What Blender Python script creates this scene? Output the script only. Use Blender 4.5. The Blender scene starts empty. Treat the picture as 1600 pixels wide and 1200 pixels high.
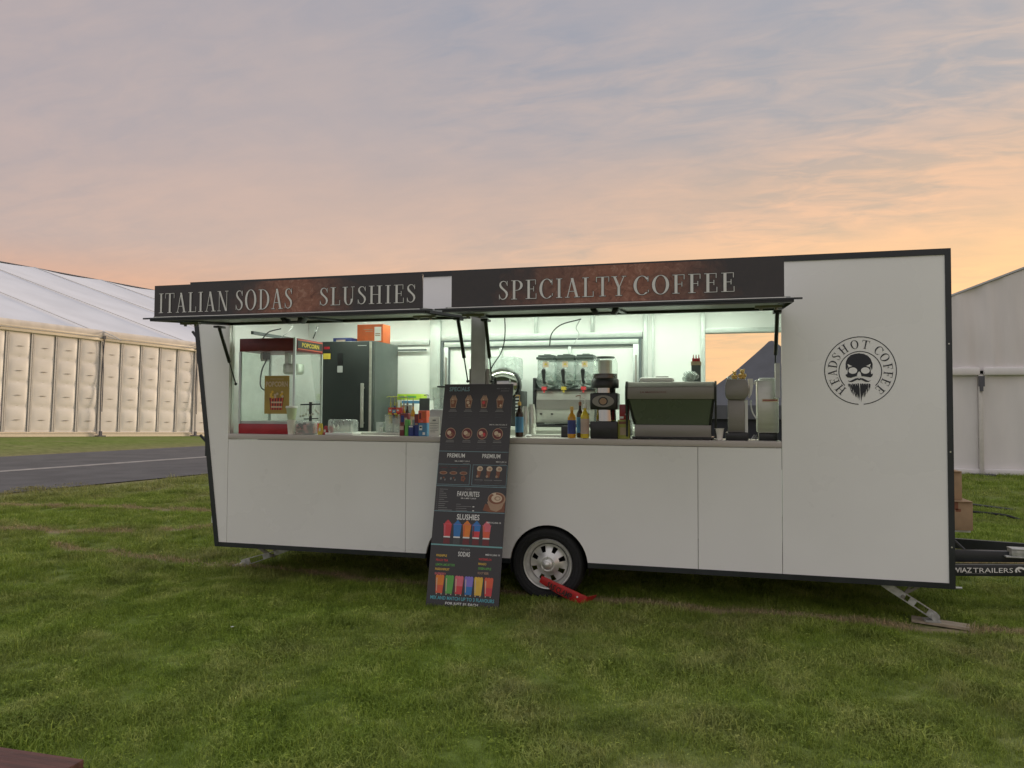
import bpy, bmesh, math, random
from mathutils import Vector, Matrix, noise
random.seed(7)
PI = math.pi
S = bpy.context.scene
C = S.collection

# ------------------------------------------------------------------ camera
CAM = Vector((1.3976, -6.334, 1.6))
yaw, pitch, roll = .2629, .0329, .0044
fw = Vector((-math.sin(yaw)*math.cos(pitch), math.cos(yaw)*math.cos(pitch), math.sin(pitch)))
rt = Vector((math.cos(yaw), math.sin(yaw), 0))
up = rt.cross(fw)
r2 = rt*math.cos(roll) + up*math.sin(roll)
u2 = up*math.cos(roll) - rt*math.sin(roll)
cd = bpy.data.cameras.new('camera'); cam = bpy.data.objects.new('camera', cd); C.objects.link(cam)
mt = Matrix((r2, u2, -fw)).transposed().to_4x4(); mt.translation = CAM
cam.matrix_world = mt
cd.sensor_width = 36; cd.lens = 27; cd.clip_start = .05; cd.clip_end = 3000
S.camera = cam
S.view_settings.view_transform = 'Standard'; S.view_settings.look = 'None'
S.view_settings.exposure = 0.58; S.view_settings.gamma = 1; S.view_settings.use_curve_mapping = False

# ------------------------------------------------------------------ sky and sun
SUN_AZ = yaw - math.radians(52)          # rotation about Z measured from +Y, negative = to the right
SUN_EL = math.radians(9)
sdir = Vector((-math.sin(SUN_AZ)*math.cos(SUN_EL), math.cos(SUN_AZ)*math.cos(SUN_EL), math.sin(SUN_EL)))
W = bpy.data.worlds.new('World'); S.world = W; W.use_nodes = True
nt = W.node_tree; nt.nodes.clear()
def N(t, nt_=None, **k):
    n = (nt_ or nt).nodes.new(t)
    for a, b in k.items(): setattr(n, a, b)
    return n
def LK(a, b, nt_=None): (nt_ or nt).links.new(a, b)
def math_(op, a, b=None, nt_=None, clamp=False):
    n = N('ShaderNodeMath', nt_); n.operation = op; n.use_clamp = clamp
    for i, v in enumerate((a, b)):
        if v is None: continue
        if isinstance(v, (int, float)): n.inputs[i].default_value = v
        else: LK(v, n.inputs[i], nt_)
    return n.outputs[0]
def mix_(f, a, b, nt_=None, mode='MIX'):
    n = N('ShaderNodeMix', nt_); n.data_type = 'RGBA'; n.blend_type = mode
    for i, v in ((0, f), (6, a), (7, b)):
        if isinstance(v, (int, float)): n.inputs[i].default_value = v
        elif isinstance(v, tuple): n.inputs[i].default_value = (*v, 1)
        else: LK(v, n.inputs[i], nt_)
    return n.outputs[2]
def ramp_(f, stops, nt_=None, interp='EASE'):
    n = N('ShaderNodeValToRGB', nt_); cr = n.color_ramp; cr.interpolation = interp
    while len(cr.elements) < len(stops): cr.elements.new(.5)
    for e, (p, c) in zip(cr.elements, stops):
        e.position = p; e.color = (*c, 1) if isinstance(c, tuple) else (c, c, c, 1)
    LK(f, n.inputs[0], nt_)
    return n.outputs[0]
tc = N('ShaderNodeTexCoord'); sep = N('ShaderNodeSeparateXYZ'); LK(tc.outputs['Generated'], sep.inputs[0])
z = sep.outputs[2]
dots = N('ShaderNodeVectorMath', operation='DOT_PRODUCT'); LK(tc.outputs['Generated'], dots.inputs[0])
sh = Vector((sdir.x, sdir.y, 0)).normalized(); dots.inputs[1].default_value = sh
sunside = dots.outputs['Value']           # 1 toward the glow, -1 away
# left / away colours and sun side colours by elevation (z = sine of elevation); zenith stops brightened out of view to light the trailer front
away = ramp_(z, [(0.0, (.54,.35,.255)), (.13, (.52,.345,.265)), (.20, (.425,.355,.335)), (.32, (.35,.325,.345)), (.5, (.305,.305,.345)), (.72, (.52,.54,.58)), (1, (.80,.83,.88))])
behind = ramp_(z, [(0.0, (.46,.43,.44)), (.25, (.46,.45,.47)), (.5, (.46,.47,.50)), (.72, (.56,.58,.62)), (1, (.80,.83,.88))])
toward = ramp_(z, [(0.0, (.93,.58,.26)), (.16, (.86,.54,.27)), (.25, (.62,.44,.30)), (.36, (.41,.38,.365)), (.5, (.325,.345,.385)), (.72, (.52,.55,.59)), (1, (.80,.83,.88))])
sfac = ramp_(math_('MULTIPLY_ADD', sunside, .5), [(0.0, 0.0), (.55, .03), (.8, .35), (.93, .82), (1, 1.0)], interp='LINEAR')
sfac_in = sfac.node.inputs[0].links[0].from_node; sfac_in.inputs[2].default_value = .5
bfac = ramp_(math_('MULTIPLY', sunside, -1.0), [(0.0, 0.0), (.55, 1.0)])
base = mix_(bfac, mix_(sfac, away, toward), behind)
# cloud sheet on a flat layer: direction divided by its height
zz = math_('ADD', z, .22)
px = math_('DIVIDE', sep.outputs[0], zz); py = math_('DIVIDE', sep.outputs[1], zz)
comb = N('ShaderNodeCombineXYZ'); LK(px, comb.inputs[0]); LK(py, comb.inputs[1])
def cn(scale, detail, rough, rot, sc, dist=0.0):
    mp = N('ShaderNodeMapping'); mp.inputs['Rotation'].default_value = (0, 0, rot); mp.inputs['Scale'].default_value = sc
    LK(comb.outputs[0], mp.inputs[0])
    n = N('ShaderNodeTexNoise'); n.inputs['Scale'].default_value = scale; n.inputs['Detail'].default_value = detail
    n.inputs['Roughness'].default_value = rough; n.inputs['Distortion'].default_value = dist
    LK(mp.outputs[0], n.inputs[0]); return n.outputs[0]
big = cn(.55, 5, .55, .5, (1, 1, 1), .4)
rip = cn(9.5, 4, .6, .75, (.55, 1.5, 1), .7)
mid = cn(2.6, 6, .62, .4, (.8, 1.15, 1), .3)
rmask = math_('MULTIPLY', ramp_(cn(.9, 3, .5, .2, (1, 1, 1)), [(.38, .15), (.58, 1.0)]), ramp_(sunside, [(.35, .25), (.75, 1.0)]))
m1 = math_('SUBTRACT', mid, .5); m2 = math_('SUBTRACT', rip, .5); m3 = math_('SUBTRACT', big, .5)
tot = math_('ADD', math_('MULTIPLY', m1, .85), math_('MULTIPLY', math_('MULTIPLY', m2, rmask), 2.3))
tot = math_('ADD', tot, math_('MULTIPLY', m3, 1.1))
lit = ramp_(math_('ADD', tot, .5), [(.2, 0.0), (.8, 1.0)], interp='LINEAR')
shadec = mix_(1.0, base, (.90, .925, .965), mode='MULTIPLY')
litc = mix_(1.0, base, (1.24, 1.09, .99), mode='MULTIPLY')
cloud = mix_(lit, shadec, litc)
nish = N('ShaderNodeTexSky'); nish.sky_type = 'NISHITA'; nish.sun_disc = False
nish.sun_elevation = SUN_EL; nish.sun_rotation = -SUN_AZ
bg1 = N('ShaderNodeBackground'); bg1.inputs[1].default_value = .05; LK(nish.outputs[0], bg1.inputs[0])
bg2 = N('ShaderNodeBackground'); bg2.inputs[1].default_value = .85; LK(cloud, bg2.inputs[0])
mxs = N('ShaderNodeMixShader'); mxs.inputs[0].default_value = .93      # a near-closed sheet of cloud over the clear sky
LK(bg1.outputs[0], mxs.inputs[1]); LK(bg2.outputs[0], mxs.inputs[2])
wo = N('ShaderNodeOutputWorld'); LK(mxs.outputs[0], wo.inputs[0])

sl = bpy.data.lights.new('sun', 'SUN'); sl.energy = 1.6; sl.angle = math.radians(14); sl.color = (1, .79, .58)
sun = bpy.data.objects.new('sun', sl); C.objects.link(sun)
sun.rotation_euler = (-sdir).to_track_quat('-Z', 'Y').to_euler()

# ------------------------------------------------------------------ materials
def mat(name, col, rough=.5, metal=0.0, var=.08, scale=12, bump=0.0, bscale=60, emit=None, spec=None, stretch=None):
    m = bpy.data.materials.new(name); m.use_nodes = True; t = m.node_tree
    b = t.nodes['Principled BSDF']
    tcn = N('ShaderNodeTexCoord', t)
    src = tcn.outputs['Object']
    if stretch:
        mp = N('ShaderNodeMapping', t); mp.inputs['Scale'].default_value = stretch; LK(src, mp.inputs[0], t); src = mp.outputs[0]
    n = N('ShaderNodeTexNoise', t); n.inputs['Scale'].default_value = scale; n.inputs['Detail'].default_value = 5
    LK(src, n.inputs[0], t)
    lo = tuple(c*(1-var) for c in col); hi = tuple(min(1, c*(1+var)) for c in col)
    LK(ramp_(n.outputs[0], [(.3, lo), (.7, hi)], t), b.inputs['Base Color'], t)
    LK(ramp_(n.outputs[0], [(.25, max(0, rough-.06)), (.75, min(1, rough+.06))], t), b.inputs['Roughness'], t)
    b.inputs['Metallic'].default_value = metal
    if spec is not None: b.inputs['Specular IOR Level'].default_value = spec
    if bump:
        n2 = N('ShaderNodeTexNoise', t); n2.inputs['Scale'].default_value = bscale; n2.inputs['Detail'].default_value = 4
        LK(src, n2.inputs[0], t)
        bp = N('ShaderNodeBump', t); bp.inputs['Strength'].default_value = bump; bp.inputs['Distance'].default_value = .01
        LK(n2.outputs[0], bp.inputs['Height'], t); LK(bp.outputs[0], b.inputs['Normal'], t)
    if emit:
        b.inputs['Emission Color'].default_value = (*emit[0], 1); b.inputs['Emission Strength'].default_value = emit[1]
    return m
def glass(name, tint=(1, 1, 1), opac=.12, rough=.03):
    m = bpy.data.materials.new(name); m.use_nodes = True; t = m.node_tree; t.nodes.clear()
    tr = N('ShaderNodeBsdfTransparent', t); tr.inputs[0].default_value = (*tint, 1)
    gl = N('ShaderNodeBsdfGlossy', t); gl.inputs[1].default_value = rough
    df = N('ShaderNodeBsdfDiffuse', t); df.inputs[0].default_value = (*[min(1, c*.85) for c in tint], 1)
    n = N('ShaderNodeTexNoise', t); n.inputs['Scale'].default_value = 9
    tcn = N('ShaderNodeTexCoord', t); LK(tcn.outputs['Object'], n.inputs[0], t)
    fr = N('ShaderNodeLayerWeight', t); fr.inputs[0].default_value = .5
    m1_ = N('ShaderNodeMixShader', t); m2_ = N('ShaderNodeMixShader', t)
    LK(math_('MULTIPLY', n.outputs[0], opac*2, t), m1_.inputs[0], t); LK(tr.outputs[0], m1_.inputs[1], t); LK(df.outputs[0], m1_.inputs[2], t)
    LK(math_('ADD', math_('MULTIPLY', math_('POWER', fr.outputs['Facing'], 4.0, t), .6, t), .035, t), m2_.inputs[0], t); LK(m1_.outputs[0], m2_.inputs[1], t); LK(gl.outputs[0], m2_.inputs[2], t)
    o = N('ShaderNodeOutputMaterial', t); LK(m2_.outputs[0], o.inputs[0], t)
    return m
M = {}
M['white'] = mat('white_panel_paint', (.87,.87,.86), .30, var=.03, scale=1.0, bump=.03, bscale=1.3)
M['inner'] = mat('interior_white_panel', (.80,.82,.80), .45, var=.03, scale=1.5)
M['black'] = mat('black_trim_paint', (.022,.026,.03), .38, var=.2, scale=3)
M['rubber'] = mat('black_rubber', (.014,.015,.016), .75, var=.25, scale=30, bump=.3, bscale=90)
M['plastic_black'] = mat('black_plastic', (.02,.021,.023), .35, var=.15)
M['alu'] = mat('brushed_aluminium', (.55,.58,.58), .38, .75, var=.08, scale=30, stretch=(1, 1, 12))
M['steel'] = mat('stainless_steel', (.56,.56,.51), .36, .7, var=.06, scale=4, stretch=(1, 1, 8))
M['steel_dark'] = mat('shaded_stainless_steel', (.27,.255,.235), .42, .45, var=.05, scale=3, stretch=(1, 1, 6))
M['steel_mirror'] = mat('polished_steel', (.42,.43,.40), .12, 1.0, var=.05, scale=2)
M['rim_steel'] = mat('rim_steel', (.74,.74,.71), .36, .6, var=.1, scale=14, bump=.05)
M['galv'] = mat('galvanised_steel', (.48,.49,.47), .5, .55, var=.2, scale=26, bump=.1)
M['counter'] = mat('beige_laminate', (.50,.46,.43), .42, var=.06, scale=8, stretch=(.3, 1, 5))
M['bench_top'] = mat('cream_bench', (.72,.74,.66), .35, var=.04)
M['fridge'] = mat('dark_fridge_steel', (.030,.037,.036), .38, .25, var=.04, scale=2)
M['fridge_side'] = mat('fridge_side_paint', (.085,.10,.095), .42, .2, var=.05)
M['red'] = mat('red_enamel', (.36,.018,.028), .35, var=.1)
M['maroon'] = mat('dark_red_enamel', (.19,.022,.03), .4, var=.12)
M['white_plastic'] = mat('white_plastic', (.78,.79,.76), .4, var=.03)
M['letter'] = mat('silver_grey_lettering', (.70,.70,.68), .5, var=.04)
M['outline'] = mat('black_letter_outline', (.02,.017,.015), .5, var=.05)
M['logo'] = mat('charcoal_vinyl_print', (.020,.023,.032), .5, var=.08)
M['print_white'] = mat('white_print', (.80,.80,.78), .55, var=.03)
M['print_grey'] = mat('grey_print', (.24,.24,.24), .6, var=.03)
M['print_dim'] = mat('dim_grey_print', (.085,.087,.09), .6, var=.05)
M['teal'] = mat('teal_print', (.19,.42,.43), .55, var=.03)
M['cyan'] = mat('cyan_print', (.10,.42,.50), .55, var=.03)
M['bluegrey_print'] = mat('blue_grey_print', (.20,.33,.37), .55, var=.06, scale=40)
M['board'] = mat('charcoal_menu_board', (.040,.038,.041), .36, var=.08, scale=3)
def cmat(name, c, r=.5, v=.08): M[name] = mat(name, c, r, var=v); return M[name]
cmat('print_red', (.65,.06,.07)); cmat('print_blue', (.04,.20,.52)); cmat('print_orange', (.80,.24,.04)); cmat('print_yellow', (.78,.50,.07))
cmat('print_green', (.13,.42,.09)); cmat('print_purple', (.25,.20,.62)); cmat('print_pink', (.72,.16,.20)); cmat('print_tan', (.42,.27,.18))
cmat('print_brown', (.23,.085,.045)); cmat('print_cream', (.66,.52,.38)); cmat('print_darkred', (.16,.03,.035)); cmat('print_tomato', (.72,.12,.06))
cmat('paper', (.78,.76,.70), .8); cmat('cup_green', (.50,.58,.38), .6); cmat('yellow', (.62,.48,.06), .5); cmat('navy', (.03,.05,.22), .5)
cmat('skyblue', (.08,.24,.42), .5); cmat('lime', (.45,.62,.05), .5); cmat('orange', (.62,.13,.035), .5); cmat('olive', (.36,.38,.08), .6)
cmat('poster_gold', (.42,.29,.07), .6); cmat('card', (.36,.25,.155), .85); cmat('gold', (.70,.45,.12), .3); cmat('kraft', (.45,.36,.24), .8); cmat('label_beige', (.55,.42,.36), .6)
cmat('light_grey', (.45,.46,.46), .45); cmat('dark_green_reflection', (.055,.075,.055), .25); cmat('clamp_red', (.48,.02,.02), .42, .18)
M['panel_green'] = mat('polished_back_panel', (.13,.16,.12), .3, .25, var=.06, scale=3)
M['glass'] = glass('clear_glass', (.96,.99,.97), .04)
M['acrylic'] = glass('frosted_clear_plastic', (.90,.95,.93), .32, .15)
M['amber'] = mat('amber_syrup', (.52,.26,.02), .15, var=.15); M['yellow_syrup'] = mat('yellow_syrup', (.62,.47,.03), .15, var=.15)
M['dark_syrup'] = mat('dark_syrup', (.035,.018,.012), .12, var=.1)
M['led'] = mat('led_diffuser', (.9,.95,.9), .5, emit=((.88, 1.0, .83), 19.0))
M['timber'] = mat('stained_red_timber', (.115,.045,.036), .6, var=.35, scale=5, stretch=(.6, 8, 8), bump=.25, bscale=20)
M['timber_end'] = mat('timber_end_grain', (.15,.05,.022), .7, var=.3, scale=30)
M['ply'] = mat('weathered_plywood', (.36,.30,.22), .85, var=.2, scale=10, stretch=(1, 6, 6), bump=.2)
M['tent_roof'] = mat('marquee_roof_membrane', (.66,.68,.73), .55, var=.05, scale=.5, stretch=(1, .3, 1), bump=.12, bscale=1.2)
M['tent_wall'] = mat('marquee_wall_panel', (.82,.785,.74), .45, var=.03, scale=2)
M['tent_beam'] = mat('cream_eave_beam', (.82,.72,.56), .45, var=.04)
M['eave_fabric'] = mat('beige_eave_fabric', (.66,.60,.52), .6, var=.08, scale=1.5, stretch=(2,1,1))
M['tent_rib'] = mat('grey_wall_channel', (.64,.61,.57), .5, var=.05)
M['strap'] = mat('dark_strap', (.10,.10,.115), .7)
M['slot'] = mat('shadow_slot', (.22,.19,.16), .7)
M['gable'] = mat('white_pvc_gable', (.74,.70,.69), .5, var=.04, scale=1.2, stretch=(3, 1, .35), bump=.35, bscale=2.2)
M['gable_wall'] = mat('white_pvc_wall', (.78,.75,.74), .5, var=.03, scale=1.5, stretch=(2, 1, .6), bump=.3, bscale=3)
M['gazebo'] = mat('navy_gazebo_fabric', (.095,.10,.113), .8, var=.12, scale=4, bump=.2, bscale=8)
M['gazebo_dark'] = mat('black_gazebo_wall', (.025,.028,.036), .85, var=.12, scale=4)
M['asphalt'] = mat('asphalt', (.088,.086,.088), .9, var=.22, scale=1.2, bump=.3, bscale=90)
M['road_line'] = mat('worn_white_road_paint', (.30,.28,.26), .8, var=.2, scale=3)
def sign_mat(cx, wid):
    m = bpy.data.materials.new('copper_patina_sign_print'); m.use_nodes = True; t = m.node_tree; b = t.nodes['Principled BSDF']
    g = N('ShaderNodeTexCoord', t); s = N('ShaderNodeSeparateXYZ', t); LK(g.outputs['Object'], s.inputs[0], t)
    n = N('ShaderNodeTexNoise', t); n.inputs['Scale'].default_value = 2.6; n.inputs['Detail'].default_value = 6; n.inputs['Roughness'].default_value = .62; LK(g.outputs['Object'], n.inputs[0], t)
    n2 = N('ShaderNodeTexNoise', t); n2.inputs['Scale'].default_value = 16; n2.inputs['Detail'].default_value = 8; n2.inputs['Roughness'].default_value = .7; n2.inputs['Distortion'].default_value = 1.2; LK(g.outputs['Object'], n2.inputs[0], t)
    v = N('ShaderNodeTexVoronoi', t); v.feature = 'DISTANCE_TO_EDGE'; v.inputs['Scale'].default_value = 9; LK(g.outputs['Object'], v.inputs[0], t)
    d = math_('ABSOLUTE', math_('SUBTRACT', s.outputs[0], cx, t), None, t)
    d = math_('DIVIDE', d, wid, t)
    d = math_('ADD', d, math_('MULTIPLY', math_('SUBTRACT', n.outputs[0], .5, t), 1.3, t), t)
    f = ramp_(d, [(.15, 1.0), (.55, .62), (.95, .12), (1.0, .04)], t)
    cop = ramp_(n2.outputs[0], [(.3, (.12,.04,.025)), (.5, (.26,.105,.065)), (.68, (.38,.20,.14))], t)
    crk = ramp_(v.outputs['Distance'], [(0, .45), (.03, 1.0)], t)
    cop2 = mix_(.45, cop, mix_(1.0, cop, crk, t, 'MULTIPLY'), t)
    LK(mix_(f, (.030,.031,.034), cop2, t), b.inputs['Base Color'], t); b.inputs['Roughness'].default_value = .38
    return m

# ------------------------------------------------------------------ mesh building
class G:
    def __init__(s): s.v = []; s.f = []; s.m = []
    def add(s, vs, fs, m=0):
        o = len(s.v); s.v += [tuple(v) for v in vs]; s.f += [tuple(i+o for i in f) for f in fs]; s.m += [m]*len(fs); return s
    def box(s, x0, x1, y0, y1, z0, z1, m=0):
        return s.add([(x0,y0,z0),(x1,y0,z0),(x1,y1,z0),(x0,y1,z0),(x0,y0,z1),(x1,y0,z1),(x1,y1,z1),(x0,y1,z1)],
                     [(3,2,1,0),(4,5,6,7),(0,1,5,4),(1,2,6,5),(2,3,7,6),(3,0,4,7)], m)
    def hexa(s, b, t, m=0):
        return s.add(list(b)+list(t), [(3,2,1,0),(4,5,6,7),(0,1,5,4),(1,2,6,5),(2,3,7,6),(3,0,4,7)], m)
    def bar(s, p0, p1, w, h, m=0, upv=(0,0,1)):
        p0 = Vector(p0); p1 = Vector(p1); d = (p1-p0).normalized(); u_ = Vector(upv)
        if abs(d.dot(u_)) > .98: u_ = Vector((0,1,0))
        a = d.cross(u_).normalized()*(w/2); b = a.cross(d).normalized()*(h/2)
        return s.hexa([p0-a-b, p0+a-b, p1+a-b, p1-a-b], [p0-a+b, p0+a+b, p1+a+b, p1-a+b], m)
    def cyl(s, p0, p1, r0, r1=None, n=16, m=0, caps=True):
        r1 = r0 if r1 is None else r1
        p0 = Vector(p0); p1 = Vector(p1); d = (p1-p0).normalized()
        a = d.orthogonal().normalized(); b = d.cross(a)
        vs = [p0+(a*math.cos(2*PI*i/n)+b*math.sin(2*PI*i/n))*r0 for i in range(n)] + [p1+(a*math.cos(2*PI*i/n)+b*math.sin(2*PI*i/n))*r1 for i in range(n)]
        fs = [(i, (i+1)%n, n+(i+1)%n, n+i) for i in range(n)]
        if caps: fs += [tuple(range(n-1, -1, -1)), tuple(range(n, 2*n))]
        return s.add(vs, fs, m)
    def lathe(s, cx, cy, prof, n=20, m=0, axis='z', sx=1, sy=1):
        vs = []
        for r, h in prof:
            for i in range(n):
                a = 2*PI*i/n
                if axis == 'z': vs.append((cx+r*sx*math.cos(a), cy+r*sy*math.sin(a), h))
                else: vs.append((cx+r*math.cos(a), h, cy+r*math.sin(a)))      # about Y; cy is the z of the axis
        fs = []
        for j in range(len(prof)-1):
            for i in range(n):
                q = (j*n+i, j*n+(i+1)%n, (j+1)*n+(i+1)%n, (j+1)*n+i)
                fs.append(q if axis == 'z' else q[::-1])
        return s.add(vs, fs, m)
    def disc(s, cx, cy, r, h, n=20, m=0): return s.add([(cx+r*math.cos(2*PI*i/n), cy+r*math.sin(2*PI*i/n), h) for i in range(n)], [tuple(range(n))], m)
    def tube(s, pts, r, n=8, m=0):
        pts = [Vector(p) for p in pts]
        if 3 <= len(pts) <= 7:
            q = [pts[0]*2-pts[1]]+pts+[pts[-1]*2-pts[-2]]; o_ = []
            for i in range(1, len(q)-2):
                for t in (0, .2, .4, .6, .8):
                    o_.append(.5*((2*q[i])+(q[i+1]-q[i-1])*t+(2*q[i-1]-5*q[i]+4*q[i+1]-q[i+2])*t*t+(3*q[i]-q[i-1]-3*q[i+1]+q[i+2])*t**3))
            pts = o_+[pts[-1]]
        k = len(pts); vs = []; ref = None
        for i, p in enumerate(pts):
            d = (pts[min(i+1, k-1)]-pts[max(i-1, 0)]).normalized()
            if ref is None: ref = d.orthogonal().normalized()
            a = (ref-d*ref.dot(d)).normalized(); ref = a; b = d.cross(a)
            vs += [p+(a*math.cos(2*PI*j/n)+b*math.sin(2*PI*j/n))*r for j in range(n)]
        fs = [(i*n+j, i*n+(j+1)%n, (i+1)*n+(j+1)%n, (i+1)*n+j) for i in range(k-1) for j in range(n)]
        fs += [tuple(range(n-1, -1, -1)), tuple(range((k-1)*n, k*n))]
        return s.add(vs, fs, m)
    def prism(s, poly, y0, y1, m=0):            # poly in (x, z), counter-clockwise seen from -Y
        n = len(poly)
        vs = [(x, y0, z_) for x, z_ in poly] + [(x, y1, z_) for x, z_ in poly]
        fs = [tuple(range(n)), tuple(range(2*n-1, n-1, -1))] + [(i, n+i, n+(i+1)%n, (i+1)%n) for i in range(n)]
        return s.add(vs, fs, m)
    def prismx(s, poly, x0, x1, m=0):           # poly in (y, z)
        n = len(poly)
        vs = [(x0, a, b) for a, b in poly] + [(x1, a, b) for a, b in poly]
        fs = [tuple(range(n-1, -1, -1)), tuple(range(n, 2*n))] + [(i, (i+1)%n, n+(i+1)%n, n+i) for i in range(n)]
        return s.add(vs, fs, m)
    def ell(s, c, r, nu=12, nv=8, m=0):
        vs = []; fs = []
        for j in range(nv+1):
            t = PI*j/nv
            for i in range(nu):
                a = 2*PI*i/nu
                vs.append((c[0]+r[0]*math.sin(t)*math.cos(a), c[1]+r[1]*math.sin(t)*math.sin(a), c[2]-r[2]*math.cos(t)))
        for j in range(nv):
            for i in range(nu): fs.append((j*nu+i, j*nu+(i+1)%nu, (j+1)*nu+(i+1)%nu, (j+1)*nu+i))
        return s.add(vs, fs, m)
    def build(s, name, mats, parent=None, bevel=0.0, smooth=35, fix=True):
        me = bpy.data.meshes.new(name)
        off = Vector((0, 0, 0)); q = parent
        while q is not None: off += q.location; q = q.parent
        bm = bmesh.new()
        vv = [bm.verts.new(Vector(v)-off) for v in s.v]
        for f, m_ in zip(s.f, s.m):
            try: fc = bm.faces.new([vv[i] for i in f]); fc.material_index = m_
            except ValueError: pass
        if fix: 
            bmesh.ops.remove_doubles(bm, verts=bm.verts, dist=1e-6)
            bmesh.ops.recalc_face_normals(bm, faces=bm.faces)
        if bevel:
            es = [e for e in bm.edges if len(e.link_faces) == 2 and e.calc_face_angle(0) > .6]
            bmesh.ops.bevel(bm, geom=es, offset=bevel, segments=2, profile=.5, affect='EDGES', clamp_overlap=True)
        bm.to_mesh(me); bm.free()
        for m_ in (mats if isinstance(mats, (list, tuple)) else [mats]): me.materials.append(m_ if not isinstance(m_, str) else M[m_])
        if smooth:
            for p in me.polygons: p.use_smooth = True
            me.set_sharp_from_angle(angle=math.radians(smooth))
        o = bpy.data.objects.new(name, me); C.objects.link(o); o.parent = parent
        return o
def tag(o, label, cat, group=None, kind=None):
    if label: o['label'] = label
    if cat: o['category'] = cat
    if group: o['group'] = group
    if kind: o['kind'] = kind
    return o
def thing(name, label, cat, loc, group=None):
    o = bpy.data.objects.new(name, None); C.objects.link(o); o.location = loc; o.empty_display_size = .1
    bpy.context.view_layer.update
    return tag(o, label, cat, group)

# ---- lettering
_tc = {}
def text2d(txt, bold=0.0):
    k = (txt, bold)
    if k in _tc: return _tc[k]
    cu = bpy.data.curves.new('lettering', 'FONT'); cu.body = txt; cu.size = 1; cu.resolution_u = 2; cu.offset = bold; cu.fill_mode = 'BOTH'
    ob = bpy.data.objects.new('lettering', cu)
    me = bpy.data.meshes.new_from_object(ob)
    vs = [(v.co.x, v.co.y) for v in me.vertices]; fs = [tuple(p.vertices) for p in me.polygons]
    bpy.data.objects.remove(ob); bpy.data.meshes.remove(me)
    x0 = min(v[0] for v in vs); x1 = max(v[0] for v in vs); y0 = min(v[1] for v in vs); y1 = max(v[1] for v in vs)
    vs = [((x-x0)/(x1-x0), (y-y0)/(y1-y0)) for x, y in vs]
    _tc[k] = (vs, fs); return _tc[k]
def put_text(g, txt, u0, u1, v0, v1, fn, m=0, bold=0.0):
    vs, fs = text2d(txt, bold)
    g.add([fn(u0+(u1-u0)*x, v0+(v1-v0)*y) for x, y in vs], fs, m)
def ring(cx, cy, rx, ry, T, t, a0=0, a1=360, n=28):
    out = []
    for i in range(n):
        q = []
        for a in (a0+(a1-a0)*i/n, a0+(a1-a0)*(i+1)/n):
            a = math.radians(a); q.append(((cx+rx*math.cos(a), cy+ry*math.sin(a)), (cx+(rx-T)*math.cos(a), cy+(ry-t)*math.sin(a))))
        out.append([q[0][0], q[1][0], q[1][1], q[0][1]])
    return out
def rect(x0, x1, y0, y1): return [[(x0,y0),(x1,y0),(x1,y1),(x0,y1)]]
def diag(xa, ya, xb, yb, w): return [[(xa-w/2,ya),(xa+w/2,ya),(xb+w/2,yb),(xb-w/2,yb)]]
def swoosh(pts):
    out = []
    n = len(pts)
    L = []
    for i, (x, y, w) in enumerate(pts):
        a = pts[max(i-1,0)]; b = pts[min(i+1,n-1)]
        dx, dy = b[0]-a[0], b[1]-a[1]; l = math.hypot(dx, dy) or 1
        L.append(((x-dy/l*w/2, y+dx/l*w/2), (x+dy/l*w/2, y-dx/l*w/2)))
    for i in range(n-1): out.append([L[i][1], L[i+1][1], L[i+1][0], L[i][0]])
    return out
def serif(cx, y, w, t=.035): return rect(cx-w/2, cx+w/2, y, y+t) 
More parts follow.
